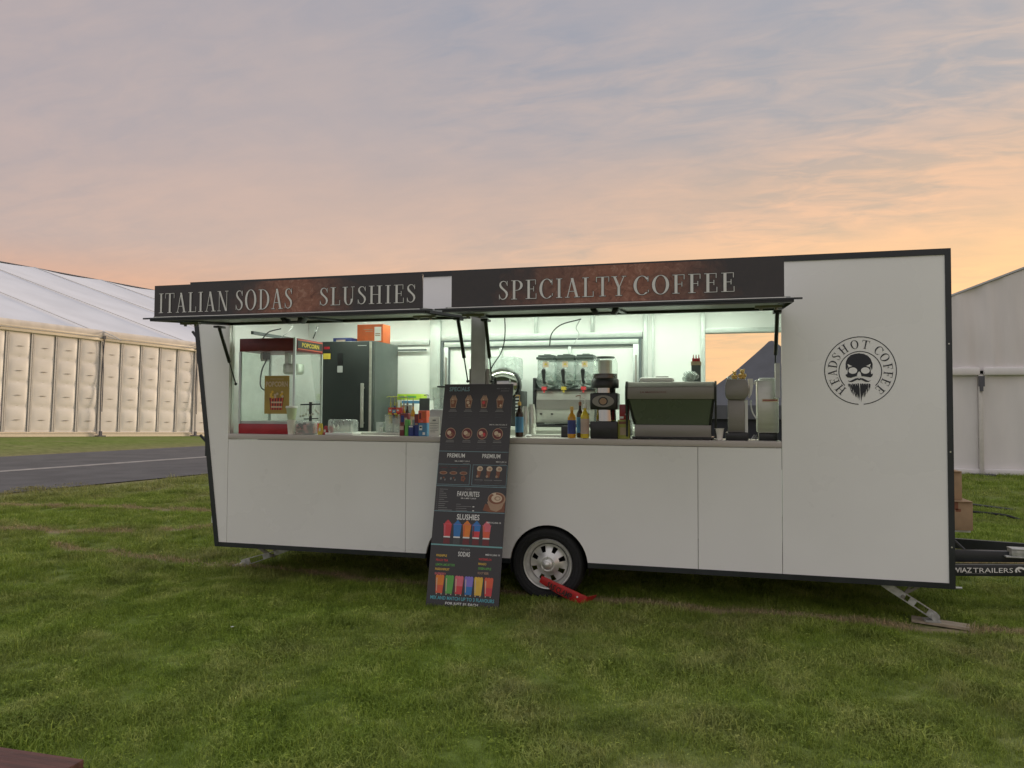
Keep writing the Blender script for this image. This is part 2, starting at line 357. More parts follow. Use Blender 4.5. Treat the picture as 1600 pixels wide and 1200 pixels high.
def glyph(ch, T=.13, t=.028):
    st = T; s = []
    def stem(x, w=None, top=True, bot=True):
        w = w or st; r = rect(x-w/2, x+w/2, 0, 1)
        if top: r += serif(x, 1-t, w+.2, t)
        if bot: r += serif(x, 0, w+.2, t)
        return r
    if ch == 'I': return stem(.2), .40
    if ch == 'T': return rect(.33-st/2, .33+st/2, 0, 1)+serif(.33, 0, st+.2, t)+rect(0, .66, 1-t, 1)+rect(0, .03, .74, 1)+rect(.63, .66, .74, 1), .68
    if ch == 'L': return stem(.19)+rect(.1, .6, 0, t)+rect(.57, .6, 0, .28), .62
    if ch == 'E': return stem(.19)+rect(.1, .6, 0, t)+rect(.57, .6, 0, .28)+rect(.1, .57, 1-t, 1)+rect(.54, .57, .74, 1)+rect(.2, .47, .5, .5+t)+rect(.44, .47, .38, .65), .64
    if ch == 'F': return stem(.19)+rect(.1, .57, 1-t, 1)+rect(.54, .57, .74, 1)+rect(.2, .47, .48, .48+t)+rect(.44, .47, .36, .62), .60
    if ch == 'H': return stem(.19)+stem(.66)+rect(.19, .66, .5, .5+t), .86
    if ch == 'P': return stem(.19)+ring(.32, .73, .33, .27, st*1.05, t, -90, 90)+rect(.19, .33, .46, .46+t)+rect(.19, .33, 1-t, 1), .67
    if ch == 'D': return stem(.19)+ring(.30, .5, .47, .5, st*1.1, t, -90, 90)+rect(.19, .31, 0, t)+rect(.19, .31, 1-t, 1), .80
    if ch == 'O': return ring(.40, .5, .39, .52, st*1.1, t), .80
    if ch == 'C': return ring(.40, .5, .39, .52, st*1.1, t, 38, 312)+rect(.66, .69, .70, .98)+rect(.68, .71, .12, .25), .74
    if ch == 'U': return rect(.12, .12+st, .33, 1)+serif(.12+st/2, 1-t, st+.2, t)+rect(.62, .655, .30, 1)+serif(.64, 1-t, .24, t)+ring(.3875, .33, .2675, .35, st, t, 180, 360), .80
    if ch == 'A': return diag(.12, 0, .36, 1, .045)+diag(.62, 0, .36, 1, st)+rect(.2, .54, .3, .3+t)+serif(.12, 0, .24, t)+serif(.62, 0, st+.18, t), .76
    if ch == 'N': return rect(.13, .165, 0, 1)+rect(.665, .70, 0, 1)+diag(.17, 1, .645, 0, st)+serif(.15, 0, .24, t)+serif(.68, 1-t, .24, t)+serif(.14, 1-t, .24, t), .82
    if ch == 'Y': return rect(.36-st/2, .36+st/2, 0, .46)+diag(.13, 1, .36, .44, st)+diag(.62, 1, .385, .44, .045)+serif(.36, 0, st+.2, t)+serif(.13, 1-t, st+.16, t)+serif(.62, 1-t, .22, t), .72
    if ch == 'S':
        pts = []
        for i in range(25):
            q = i/24
            a = math.radians(35+ (270-35)*min(q*2, 1)) if q <= .5 else None
            if q <= .5:
                x = .28+.19*math.cos(a); y = .745+.235*math.sin(a)
            else:
                a = math.radians(90-(90+145)*(q-.5)*2); x = .28+.215*math.cos(a); y = .265+.245*math.sin(a)
            w = t+.0+(st-t)*max(0, 1-abs(q-.5)/.28)**.7
            if q > .5: pass
            pts.append((x, y, w))
        pts = [(.47,.80,.03),(.43,.90,.032),(.36,.965,.035),(.27,.982,.04),(.17,.945,.075),(.11,.86,.11),(.105,.77,.14),(.15,.67,.16),(.25,.57,st),(.36,.47,st*1.02),(.445,.37,.165),(.47,.26,.15),(.44,.14,.11),(.36,.05,.07),(.26,.017,.04),(.16,.045,.033),(.10,.12,.03),(.07,.22,.028)]
        pts = [(x, y, w*(st/.17) if w > .06 else w) for x, y, w in pts]
        return swoosh(pts)+rect(.47, .50, .72, .98)+rect(.045, .075, .02, .28), .56
    return [], .34
def serif_text(g, txt, x0, x1, z0, z1, y, m=0, grow=0.0, mo=None, gap=.11):
    """didone capitals between x0 and x1 on the plane Y=y facing -Y, strokes a hair apart in depth"""
    w = sum(glyph(c)[1]+gap for c in txt)-gap; sx = (x1-x0)/w; sz = z1-z0; x = x0; k = 0
    for c in txt:
        st, adv = glyph(c)
        for q in st:
            if mo is not None:
                cx = sum(p[0] for p in q)/4; cy = sum(p[1] for p in q)/4
                pts = [(x+p[0]*sx+math.copysign(grow, p[0]-cx), y+.0012+.00002*k, z0+p[1]*sz+math.copysign(grow, p[1]-cy)) for p in q]
                g.add(pts, [(0,1,2,3)], mo)
            g.add([(x+p[0]*sx, y-.00003*k, z0+p[1]*sz) for p in q], [(0,1,2,3)], m); k = (k+1) % 22
        x += (adv+gap)*sx

# ================================================================== GROUND, ROAD
TA = Vector((-30.10, 27.0, .08)); TL = Vector((1.36, 5.76, -.155)); TW = Vector((-.973, .23, 0))
RD = Vector((.1605, .987, 0)).normalized(); RP = Vector((-RD.y, RD.x, 0))     # along the road, across it (to the left)
RN0 = Vector((-11.28, 4.84, 0))
def sstep(a, b, x): t = max(0, min(1, (x-a)/(b-a))); return t*t*(3-2*t)
def hgt(x, y):
    s = (Vector((x, y, 0))-RN0).dot(RP)
    t = (Vector((x, y, 0))-TA).dot(TL.normalized()); t = max(-20, min(30, t))
    line = TA.z - .0258*t
    h = line*sstep(10.5, 15.5, s)
    h += .012*noise.noise(Vector((x*.5, y*.5, 0)))*(1 if -8 < s < 30 or True else 0)*(0 if -1 < s < 12 else 1)
    return h
def axis(a, b, steps):
    out = [a]; x = a
    while x < b:
        for lim, st in steps:
            if x < lim: x += st; break
        out.append(x)
    return out
xs = axis(-420, 420, [(-70, 35), (-42, 4), (-8, 1.5), (8, .5), (30, 2), (70, 8), (1e9, 35)])
ys = axis(-420, 900, [(-60, 40), (-10, 5), (4, .5), (60, 2), (140, 8), (1e9, 40)])
g = G(); nx = len(xs)
g.add([(x, y, hgt(x, y)) for y in ys for x in xs], [(j*nx+i, j*nx+i+1, (j+1)*nx+i+1, (j+1)*nx+i) for j in range(len(ys)-1) for i in range(nx-1)])

def ground_material():
    m = bpy.data.materials.new('lawn_soil_and_thatch'); m.use_nodes = True; t = m.node_tree; b = t.nodes['Principled BSDF']
    ge = N('ShaderNodeNewGeometry', t); P = ge.outputs['Position']
    LK(lawn_colour(t, P, False), b.inputs['Base Color'], t); b.inputs['Roughness'].default_value = .95; b.inputs['Specular IOR Level'].default_value = .1
    n2 = N('ShaderNodeTexNoise', t); n2.inputs['Scale'].default_value = 28; n2.inputs['Detail'].default_value = 6; LK(P, n2.inputs[0], t)
    n3 = N('ShaderNodeTexNoise', t); n3.inputs['Scale'].default_value = 3; n3.inputs['Detail'].default_value = 4; LK(P, n3.inputs[0], t)
    bp = N('ShaderNodeBump', t); bp.inputs['Strength'].default_value = .8; bp.inputs['Distance'].default_value = .05
    LK(math_('ADD', n2.outputs[0], n3.outputs[0], t), bp.inputs['Height'], t); LK(bp.outputs[0], b.inputs['Normal'], t)
    return m
TRACKS = [((-6.0,.85),(-3.85,.5),.05), ((-3.85,.5),(.4,.07),.045), ((.4,.07),(3.5,-.02),.06), ((3.5,-.02),(9,-.35),.07), ((-9.8,3.6),(-4.6,4.2),.10), ((-5.6,2.2),(-3.6,3.6),.07), ((-8.2,1.6),(-5.9,1.9),.08), ((3.9,2.8),(9,3.4),.25)]
def seg_mask(t, P, A, B, w, wob):
    A = Vector((*A, 0)); B = Vector((*B, 0)); d = (B-A); L = d.length; d.normalize(); n_ = Vector((-d.y, d.x, 0))
    sub = N('ShaderNodeVectorMath', t, operation='SUBTRACT'); LK(P, sub.inputs[0], t); sub.inputs[1].default_value = A
    def dt(v):
        q = N('ShaderNodeVectorMath', t, operation='DOT_PRODUCT'); LK(sub.outputs[0], q.inputs[0], t); q.inputs[1].default_value = v; return q.outputs['Value']
    al = dt(d); ac = math_('ABSOLUTE', math_('ADD', dt(n_), wob, t), None, t)
    over = math_('MAXIMUM', math_('MULTIPLY', al, -1.0, t), math_('SUBTRACT', al, L, t), t)
    dd = math_('ADD', ac, math_('MAXIMUM', over, 0.0, t), t)
    return math_('SUBTRACT', 1.0, math_('DIVIDE', dd, w*2, t), t, True)
def lawn_colour(t, P, blade):
    def nz(sc, det=4, rough=.55, dist=0.0):
        n = N('ShaderNodeTexNoise', t); n.inputs['Scale'].default_value = sc; n.inputs['Detail'].default_value = det; n.inputs['Roughness'].default_value = rough
        n.inputs['Distortion'].default_value = dist; LK(P, n.inputs[0], t); return n.outputs[0]
    a = nz(.9, 5, .6); b_ = nz(3.1, 5, .6, .5); c = nz(.28, 3)
    if blade:
        green = ramp_(b_, [(.3, (.145,.215,.034)), (.5, (.235,.325,.055)), (.68, (.36,.43,.12))], t)
        dry = ramp_(b_, [(.3, (.23,.22,.10)), (.7, (.37,.33,.18))], t)
    else:
        green = ramp_(b_, [(.3, (.105,.15,.032)), (.5, (.16,.215,.048)), (.7, (.21,.26,.075))], t)
        dry = ramp_(b_, [(.3, (.20,.18,.09)), (.7, (.29,.25,.14))], t)
    f = math_('ADD', math_('MULTIPLY', a, .75, t), math_('MULTIPLY', c, .55, t), t)
    f = ramp_(f, [(.60, .0), (.71, .22), (.84, .7)], t, 'LINEAR')
    wob = math_('MULTIPLY', math_('SUBTRACT', nz(1.3, 3), .5, t), .35, t)
    tm = None
    for A, B, w in TRACKS:
        s_ = seg_mask(t, P, A, B, w, wob); tm = s_ if tm is None else math_('MAXIMUM', tm, s_, t)
    tm = math_('MULTIPLY', tm, ramp_(nz(2.2, 4), [(.30, .45), (.5, 1.0)], t), t)
    # dry verges beside the road
    sub = N('ShaderNodeVectorMath', t, operation='SUBTRACT'); LK(P, sub.inputs[0], t); sub.inputs[1].default_value = RN0
    dv = N('ShaderNodeVectorMath', t, operation='DOT_PRODUCT'); LK(sub.outputs[0], dv.inputs[0], t); dv.inputs[1].default_value = RP
    e = math_('ABSOLUTE', math_('SUBTRACT', dv.outputs['Value'], 5.5, t), None, t)
    ver = ramp_(math_('DIVIDE', math_('SUBTRACT', e, 5.3, t), 3.5, t), [(0, .85), (.25, .5), (1, 0.0)], t)
    f = math_('MAXIMUM', f, ver, t)
    f = math_('MAXIMUM', f, math_('MULTIPLY', tm, .95, t), t)
    col = mix_(f, green, dry, t)
    straw = (.46,.36,.24) if blade else (.36,.28,.19)
    return mix_(math_('MULTIPLY', tm, .9, t), col, straw, t)
gm = ground_material()
tag(g.build('ground', gm, smooth=60), None, None, kind='structure')

def strip(name, m, s0, s1, dz, l0=-70, l1=170, n=60):
    g = G(); vs = []
    for i in range(n+1):
        l = l0+(l1-l0)*i/n
        wv = .05*math.sin(l*.7)+.04*math.sin(l*2.3+1)
        for s_ in (s0+wv, s1-wv):
            p = RN0+RD*l+RP*s_; vs.append((p.x, p.y, dz))
    g.add(vs, [(2*i, 2*i+1, 2*i+3, 2*i+2) for i in range(n)])
    return tag(g.build(name, m), None, None, kind='structure')
strip('road', 'asphalt', 0, 10.55, .02)
g = G(); vs = []
for i in range(41):
    l = -60+220*i/40; p0 = Vector((-15.62, 8.65, 0))+RD*(l)+RP*.2; p1 = p0-RP*.42
    vs += [(p0.x, p0.y, .026), (p1.x, p1.y, .026)]
g.add(vs, [(2*i, 2*i+1, 2*i+3, 2*i+2) for i in range(40)])
tag(g.build('road_marking', 'road_line'), None, None, kind='structure')

# ---- grass blades (uncountable: one object, scattered by geometry nodes)
def blade_material():
    m = bpy.data.materials.new('grass_blade'); m.use_nodes = True; t = m.node_tree; b = t.nodes['Principled BSDF']
    ge = N('ShaderNodeNewGeometry', t); oi = N('ShaderNodeObjectInfo', t); ri = ge.outputs['Random Per Island']
    col = lawn_colour(t, ge.outputs['Position'], True)
    j = ramp_(ri, [(0, (.72,.74,.68)), (.45, (1.0,1.0,1.0)), (.88, (1.25,1.18,1.05)), (1, (1.8,1.6,1.45))], t, 'LINEAR')
    col = mix_(1.0, col, j, t, 'MULTIPLY')
    LK(col, b.inputs['Base Color'], t); b.inputs['Roughness'].default_value = .62; b.inputs['Specular IOR Level'].default_value = .15
    tr = N('ShaderNodeBsdfTranslucent', t); LK(col, tr.inputs[0], t)
    mx = N('ShaderNodeMixShader', t); mx.inputs[0].default_value = .3
    LK(b.outputs[0], mx.inputs[1], t); LK(tr.outputs[0], mx.inputs[2], t)
    LK(mx.outputs[0], t.nodes['Material Output'].inputs[0], t)
    return m
bmt = blade_material()
def tuft(nb, rad, h0, h1, w, leaf=False):
    vs = []; fs = []
    for i in range(nb):
        a = random.uniform(0, 2*PI); r = rad*math.sqrt(random.random()); x = r*math.cos(a); y = r*math.sin(a)
        b = random.uniform(0, 2*PI); ln = random.uniform(.25, 1.15); h = random.uniform(h0, h1)
        dx, dy = math.cos(b), math.sin(b); wx, wy = -dy*w/2, dx*w/2; o = len(vs)
        if leaf:
            c = random.uniform(0, 2*PI); L_ = random.uniform(.007, .012)
            zz_ = random.uniform(h0, h1)
            vs += [(x, y, zz_*.7), (x+L_*math.cos(c+.6), y+L_*math.sin(c+.6), zz_), (x+1.7*L_*math.cos(c), y+1.7*L_*math.sin(c), zz_*.9), (x+L_*math.cos(c-.6), y+L_*math.sin(c-.6), zz_)]
            fs.append((o, o+1, o+2, o+3)); continue
        for k, (q, ww) in enumerate(((0, 1), (.55, .85))):
            bx = x+dx*ln*h*q*q; by = y+dy*ln*h*q*q; hz = h*q
            vs += [(bx-wx*ww, by-wy*ww, hz-.004*(k == 0)), (bx+wx*ww, by+wy*ww, hz-.004*(k == 0))]
        vs.append((x+dx*ln*h, y+dy*ln*h, h*(1-.28*ln)))
        fs += [(o, o+1, o+3, o+2), (o+2, o+3, o+4)]
    me = bpy.data.meshes.new('grass_tuft'); me.from_pydata(vs, [], fs); me.materials.append(bmt)
    return bpy.data.objects.new('grass_tuft', me)
col_t = bpy.data.collections.new('grass_tufts')
for q in [(44, .08, .018, .042, .003), (46, .075, .022, .050, .0032), (40, .085, .015, .036, .003), (44, .07, .026, .058, .0034), (46, .08, .018, .042, .003), (42, .085, .016, .038, .003), (44, .08, .02, .046, .0032)]: col_t.objects.link(tuft(*q))
col_t.objects.link(tuft(16, .08, .010, .022, .01, True))
def grass(name, x0, x1, y0, y1, dens, sc0, sc1, seed, step, keep):
    g = G(); ax = [x0+(x1-x0)*i/max(1, round((x1-x0)/step)) for i in range(round((x1-x0)/step)+1)]; ay = [y0+(y1-y0)*i/max(1, round((y1-y0)/step)) for i in range(round((y1-y0)/step)+1)]
    n_ = len(ax); fs = []
    for j in range(len(ay)-1):
        for i in range(n_-1):
            if keep((ax[i]+ax[i+1])/2, (ay[j]+ay[j+1])/2): fs.append((j*n_+i, j*n_+i+1, (j+1)*n_+i+1, (j+1)*n_+i))
    g.add([(x, y, hgt(x, y)) for y in ay for x in ax], fs)
    o = g.build(name, bmt, fix=False, smooth=0)
    tr = bpy.data.node_groups.new('scatter_grass', 'GeometryNodeTree')
    tr.interface.new_socket('Geometry', in_out='INPUT', socket_type='NodeSocketGeometry'); tr.interface.new_socket('Geometry', in_out='OUTPUT', socket_type='NodeSocketGeometry')
    gi = N('NodeGroupInput', tr); go = N('NodeGroupOutput', tr)
    dp = N('GeometryNodeDistributePointsOnFaces', tr); dp.inputs['Density'].default_value = dens; dp.inputs['Seed'].default_value = seed
    ci = N('GeometryNodeCollectionInfo', tr); ci.inputs['Collection'].default_value = col_t; ci.inputs['Separate Children'].default_value = True
    ip = N('GeometryNodeInstanceOnPoints', tr); ip.inputs['Pick Instance'].default_value = True
    rv = N('FunctionNodeRandomValue', tr); rv.data_type = 'FLOAT_VECTOR'; rv.inputs[0].default_value = (-.12, -.12, 0); rv.inputs[1].default_value = (.12, .12, 6.283)
    rs = N('FunctionNodeRandomValue', tr); rs.data_type = 'FLOAT'; rs.inputs[2].default_value = sc0; rs.inputs[3].default_value = sc1
    ps = N('GeometryNodeInputPosition', tr); nn = N('ShaderNodeTexNoise', tr); nn.inputs['Scale'].default_value = 1.7; nn.inputs['Detail'].default_value = 3; LK(ps.outputs[0], nn.inputs[0], tr)
    mr = N('ShaderNodeMapRange', tr); mr.inputs[1].default_value = .32; mr.inputs[2].default_value = .68; mr.inputs[3].default_value = .5; mr.inputs[4].default_value = 1.75; LK(nn.outputs[0], mr.inputs[0], tr)
    sc = math_('MULTIPLY', rs.outputs[1], mr.outputs[0], tr)
    LK(gi.outputs[0], dp.inputs[0], tr); LK(dp.outputs[0], ip.inputs[0], tr); LK(ci.outputs[0], ip.inputs['Instance'], tr)
    LK(rv.outputs[0], ip.inputs['Rotation'], tr); LK(sc, ip.inputs['Scale'], tr); LK(ip.outputs[0], go.inputs[0], tr)
    md = o.modifiers.new('scatter', 'NODES'); md.node_group = tr
    return o
def offpad(x, y): return not (2.78 < x < 3.21 and -.05 < y < .28)
def offroad(x, y):
    s_ = (Vector((x, y, 0))-RN0).dot(RP); return not (-.12 < s_ < 10.7)
def dcam(x, y): return math.hypot(x-CAM.x, y-CAM.y)
def infov(x, y, ang=44):
    v = Vector((x-CAM.x, y-CAM.y)); f2 = Vector((-math.sin(yaw), math.cos(yaw)))
    return v.length < 1.5 or abs(math.degrees(v.angle(f2))) < ang
tag(grass('grass', -7, 8, -5.5, 2.6, 430, .75, 1.15, 1, .15, lambda x, y: infov(x, y) and dcam(x, y) < 8.2 and offpad(x, y)), 'short green mown lawn with dry straw patches in the foreground', 'grass', kind='stuff')
tag(grass('grass', -16, 14, -4, 14, 130, 1.0, 1.5, 2, .8, lambda x, y: infov(x, y) and 7.9 < dcam(x, y) < 16 and offroad(x, y)), 'short mown grass of the field beyond and left of the trailer', 'grass', kind='stuff')
tag(grass('grass', -20, 20, 3, 26, 26, 1.4, 2.2, 3, 1.2, lambda x, y: infov(x, y) and 15.4 < dcam(x, y) < 26 and offroad(x, y)), 'distant mown grass of the field in front of the white marquees', 'grass', kind='stuff')

# ================================================================== LEFT MARQUEE
import mathutils
L_ = TL.length; xl = TL.normalized(); yl = (TW-xl*TW.dot(xl)).normalized(); zl = xl.cross(yl)
def orient(o, loc): 
    m_ = Matrix((xl, yl, zl)).transposed().to_4x4(); m_.translation = loc; o.matrix_world = m_
def lbuild(g, name, mats, parent, **k):          # geometry given in the tent's own frame
    me_parent = g.build(name, mats, None, **k); me_parent.parent = parent; return me_parent
mq = thing('marquee', 'long white marquee with quilted panel walls and pale roof beyond the road at the left', 'marquee', (0,0,0))
orient(mq, TA)
H = 5.17; bays = range(-3, 4); RW, RR = 27.5, 8.3
# one quilted wall panel
pw = L_/5
def panel_mesh():
    g = G(); nu, nv = 10, 44; vs = []
    x0, x1, z0, z1 = .11, pw-.11, .28, H-.17
    for j in range(nv+1):
        for i in range(nu+1):
            u = i/nu; v = j/nv; c = (v*4) % 1; 
            if j == nv: c = 1
            pil = (math.sin(PI*u)**.55 if 0 < u < 1 else 0)*(math.sin(PI*c)**.6 if 0 < c < 1 else 0)
            dim = .5*math.exp(-((u-.5)/.28)**2-((c-.42)/.16)**2)
            vs.append((x0+(x1-x0)*u, -.075*(pil-dim*.6)-.02, z0+(z1-z0)*v))
    g.add(vs, [(j*(nu+1)+i, j*(nu+1)+i+1, (j+1)*(nu+1)+i+1, (j+1)*(nu+1)+i) for j in range(nv) for i in range(nu)], 0)
    for c in range(4):
        zc = z0+(z1-z0)*(c+.45)/4; xc = (x0+x1)/2
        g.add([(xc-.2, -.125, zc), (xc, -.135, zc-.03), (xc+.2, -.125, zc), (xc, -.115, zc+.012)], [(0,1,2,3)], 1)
    g.box(x0-.02, x1+.02, -.035, .0, z0-.05, z0, 0); g.box(x0-.02, x1+.02, -.035, 0, z1, z1+.03, 0)
    return g
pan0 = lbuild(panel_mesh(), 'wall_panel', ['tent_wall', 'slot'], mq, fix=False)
first = True
for b in bays:
    for k in range(5):
        o = pan0 if first else pan0.copy()
        if not first: C.objects.link(o); o.parent = mq
        first = False
        o.location = (b*L_+k*pw, random.uniform(-.006, .01), 0); o.scale = (1, random.uniform(.45, .95), 1)
        if k:
            g = G(); xx = b*L_+k*pw
            g.box(xx-.075, xx-.02, -.06, .02, .2, H-.14); g.box(xx+.02, xx+.075, -.06, .02, .2, H-.14); g.box(xx-.02, xx+.02, -.03, .02, .2, H-.14)
            lbuild(g, 'wall_rib', 'tent_rib', mq)
    g = G(); xa, xb = b*L_+.06, (b+1)*L_-.02
    g.box(xa, xb, -.16, .02, H-.13, H+.05); g.box(xa, xb, -.19, -.1, H+.05, H+.13)
    lbuild(g, 'eave_beam', 'tent_beam', mq, bevel=.01)
    g = G(); g.box(xa, xb, -.10, .02, .0, .13); g.box(xa, xb, -.07, .02, .15, .22)
    lbuild(g, 'base_rail', 'tent_beam', mq)
    g = G(); cv = [(-.17, H+.12), (-.175, H+.2), (-.16, H+.3), (-.12, H+.38), (-.04, H+.43)]
    g.add([(xx, y_, z_) for y_, z_ in cv for xx in (xa, xb)], [(2*i, 2*i+1, 2*i+3, 2*i+2) for i in range(len(cv)-1)])
    lbuild(g, 'eave_fabric', 'eave_fabric', mq, fix=False)
    # roof membrane, curved over the eave and sagging a little between rafters
    g = G(); vs = []; nu, nv = 10, 16
    for j in range(nv+1):
        v = j/nv
        for i in range(nu+1):
            u = i/nu; y = -.2+(RW+.2)*v**1.5; z_ = H+.1+RR*(y/RW)
            if v < .03: z_ = H+.02
            elif j == 1: z_ += .22
            elif j == 2: z_ += .12
            sag = .14*math.sin(PI*u)*(1 if j > 0 else 0)
            vs.append((b*L_+u*L_, y, z_-sag))
    g.add(vs, [(j*(nu+1)+i, j*(nu+1)+i+1, (j+1)*(nu+1)+i+1, (j+1)*(nu+1)+i) for j in range(nv) for i in range(nu)])
    g.add([(b*L_, RW, H+.1+RR), ((b+1)*L_, RW, H+.1+RR), ((b+1)*L_, 2*RW, H), (b*L_, 2*RW, H)], [(0,1,2,3)])
    lbuild(g, 'roof_membrane', 'tent_roof', mq, fix=False)
for b in range(-3, 5):
    g = G(); x = b*L_; vs = []
    g.tube([(x, -.2, H+.05), (x, -.12, H+.36), (x, .6, H+.1+RR*.6/RW+.13), (x, RW, H+.1+RR+.02)], .03, 6)
    lbuild(g, 'roof_seam', 'tent_rib', mq)
    g = G(); g.box(x-.07, x+.06, -.10, .06, .05, H+.1); lbuild(g, 'frame_leg', 'tent_rib', mq)
    g = G(); g.tube([(x+.02, -.2, H-.1), (x-.02, -.16, 3.2), (x-.09, -.3, 1.2), (x-.05, -.3, .1)], .03, 6)
    g.tube([(x-.06, -.18, H-.2), (x+.05, -.17, 3.5), (x-.02, -.32, 1.3)], .025, 6)
    lbuild(g, 'ratchet_strap', 'strap', mq)
    g = G(); g.box(x-.2, x+.2, -.42, -.1, .0, .06); g.box(x-.09, x+.05, -.33, -.24, .04, .28); g.box(x-.06, x+.08, -.24, -.1, H-.05, H+.12)
    lbuild(g, 'foot_plate', 'strap', mq)
g = G()
for xx in (-3*L_, 4*L_):
    g.add([(xx, 0, 0), (xx, 2*RW, 0), (xx, 2*RW, H), (xx, RW, H+RR), (xx, 0, H)], [(0,1,2,3,4)])
lbuild(g, 'gable_sheet', 'tent_roof', mq, fix=False)

# ================================================================== RIGHT MARQUEE
m2 = thing('marquee', 'white fabric marquee with plain gable end wall behind the drawbar at the right', 'marquee', (2.24, 15.35, 0))
HX, HH, SL, HWD = 2.24, 2.60, .385, 10.0
def fabric_sheet(x0, x1, y, zb, zt, nx_, nz_, amp, seed):
    g = G(); vs = []
    for j in range(nz_+1):
        for i in range(nx_+1):
            x = x0+(x1-x0)*i/nx_; zt_ = zt(x); v = j/nz_; z_ = zb+(zt_-zb)*v
            d = amp*noise.noise(Vector((x*2.4+z_*.25+seed, z_*.22, seed)))+amp*.35*noise.noise(Vector((x*5.2+z_*.9, z_*.7, seed+5)))
            vs.append((x, y+d, z_))
    g.add(vs, [(j*(nx_+1)+i, j*(nx_+1)+i+1, (j+1)*(nx_+1)+i+1, (j+1)*(nx_+1)+i) for j in range(nz_) for i in range(nx_)])
    return g
g = fabric_sheet(HX, HX+2*HWD, 15.33, HH+.02, lambda x: HH+.03+SL*(HWD-abs(x-HX-HWD)), 220, 24, .10, 3); g.build('gable_panel', 'gable', m2, fix=False)
for k, (a, b) in enumerate([(HX, 7.72), (7.72, 12.9), (12.9, 18.1), (18.1, HX+2*HWD)]):
    g = fabric_sheet(a+.03, b-.03, 15.36, .05, lambda x: HH-.06, 60, 26, .05, 10+k); g.build('wall_curtain', 'gable_wall', m2, fix=False)
    g = G(); g.box(a, b, 15.25, 15.34, .02, .16); g.build('ground_skirt', 'gable_wall', m2, bevel=.02)
    g = G(); g.box(a+.08, b, 15.22, 15.33, HH-.10, HH+.10); g.build('eave_seam', 'gable_wall', m2, bevel=.04)
for x in (HX+.05, 7.72, 12.9, 18.1):
    g = G(); g.box(x-.045, x+.045, 15.2, 15.30, .05, HH-.1); g.build('frame_pole', 'tent_rib', m2, bevel=.01)
    g = G(); g.box(x-.24, x+.24, 15.02, 15.3, 0, .05); g.build('base_plate', 'strap', m2)
    g = G(); g.box(x-.05, x+.07, 15.14, 15.24, HH-.38, HH-.12); g.box(x-.03, x+.03, 15.12, 15.2, HH-.5, HH-.36); g.build('ratchet', 'strap', m2)
g = G()
for s_, (xa, za, xb, zb) in enumerate([(HX-.05, HH, HX+HWD, HH+SL*HWD+.06), (HX+2*HWD+.05, HH, HX+HWD, HH+SL*HWD+.06)]):
    g.hexa([(xa,15.28,za),(xb,15.28,zb),(xb,45,zb),(xa,45,za)], [(xa,15.28,za+.05),(xb,15.28,zb+.05),(xb,45,zb+.05),(xa,45,za+.05)])
g.build('roof', 'tent_roof', m2, fix=True)
for xx in (HX, HX+2*HWD-.05): G().box(xx, xx+.05, 15.4, 45, 0, HH-.01).build('side_wall', 'gable_wall', m2)
G().prism([(HX, 0), (HX+2*HWD, 0), (HX+2*HWD, HH), (HX+HWD, HH+SL*HWD), (HX, HH)], 44.9, 44.95).build('gable_panel', 'gable_wall', m2)

# ================================================================== DARK GAZEBO BEHIND
gz = thing('gazebo', 'dark navy pop-up gazebo with peaked roof seen through the rear window of the trailer', 'gazebo', (2.45, 9.7, 0))
cx, cy, hw, ez, pz = 2.42, 9.75, 1.62, 1.68, 2.99
g = G(); n4 = 24; rings = [(1.0, 0), (.72, .24), (.45, .50), (.2, .785), (.09, .915), (.035, .985), (0.0, 1.0)]
vs = []
per = []
for k in range(n4):
    a = k/n4*4; s_ = int(a); f = a-s_
    c4 = [(-1,-1),(1,-1),(1,1),(-1,1)]; p, q = c4[s_], c4[(s_+1) % 4]
    per.append((p[0]+(q[0]-p[0])*f, p[1]+(q[1]-p[1])*f))
for r, h in rings: vs += [(cx+x*hw*r, cy+y*hw*r, ez+(pz-ez)*h) for x, y in per]
g.add(vs, [(j*n4+i, j*n4+(i+1) % n4, (j+1)*n4+(i+1) % n4, (j+1)*n4+i) for j in range(len(rings)-1) for i in range(n4)])
g.build('canopy', 'gazebo', gz, fix=False, smooth=40)
g = G()
for (xa, ya), (xb, yb) in zip([(-1,-1),(1,-1),(1,1),(-1,1)], [(1,-1),(1,1),(-1,1),(-1,-1)]):
    p = Vector((cx+xa*(hw+.01), cy+ya*(hw+.01), 0)); q = Vector((cx+xb*(hw+.01), cy+yb*(hw+.01), 0))
    g.add([(p.x,p.y,ez-.24),(q.x,q.y,ez-.24),(q.x,q.y,ez+.01),(p.x,p.y,ez+.01)], [(0,1,2,3)])
g.build('valance', 'gazebo', gz, fix=False)
g = G()
g.box(cx-hw+.04, cx+hw-.04, cy-hw+.05, cy-hw+.07, .02, ez-.2); g.box(cx-hw+.05, cx-hw+.07, cy-hw+.1, cy+hw, .02, ez-.2); g.box(cx-hw+.04, cx+hw-.04, cy+hw-.07, cy+hw-.05, .02, ez-.2)
g.build('side_wall', 'gazebo_dark', gz)
for sx in (-1, 1):
    for sy in (-1, 1):
        g = G(); g.box(cx+sx*(hw-.02)-.02, cx+sx*(hw-.02)+.02, cy+sy*(hw-.02)-.02, cy+sy*(hw-.02)+.02, 0, ez); g.build('leg', 'steel_dark', gz)

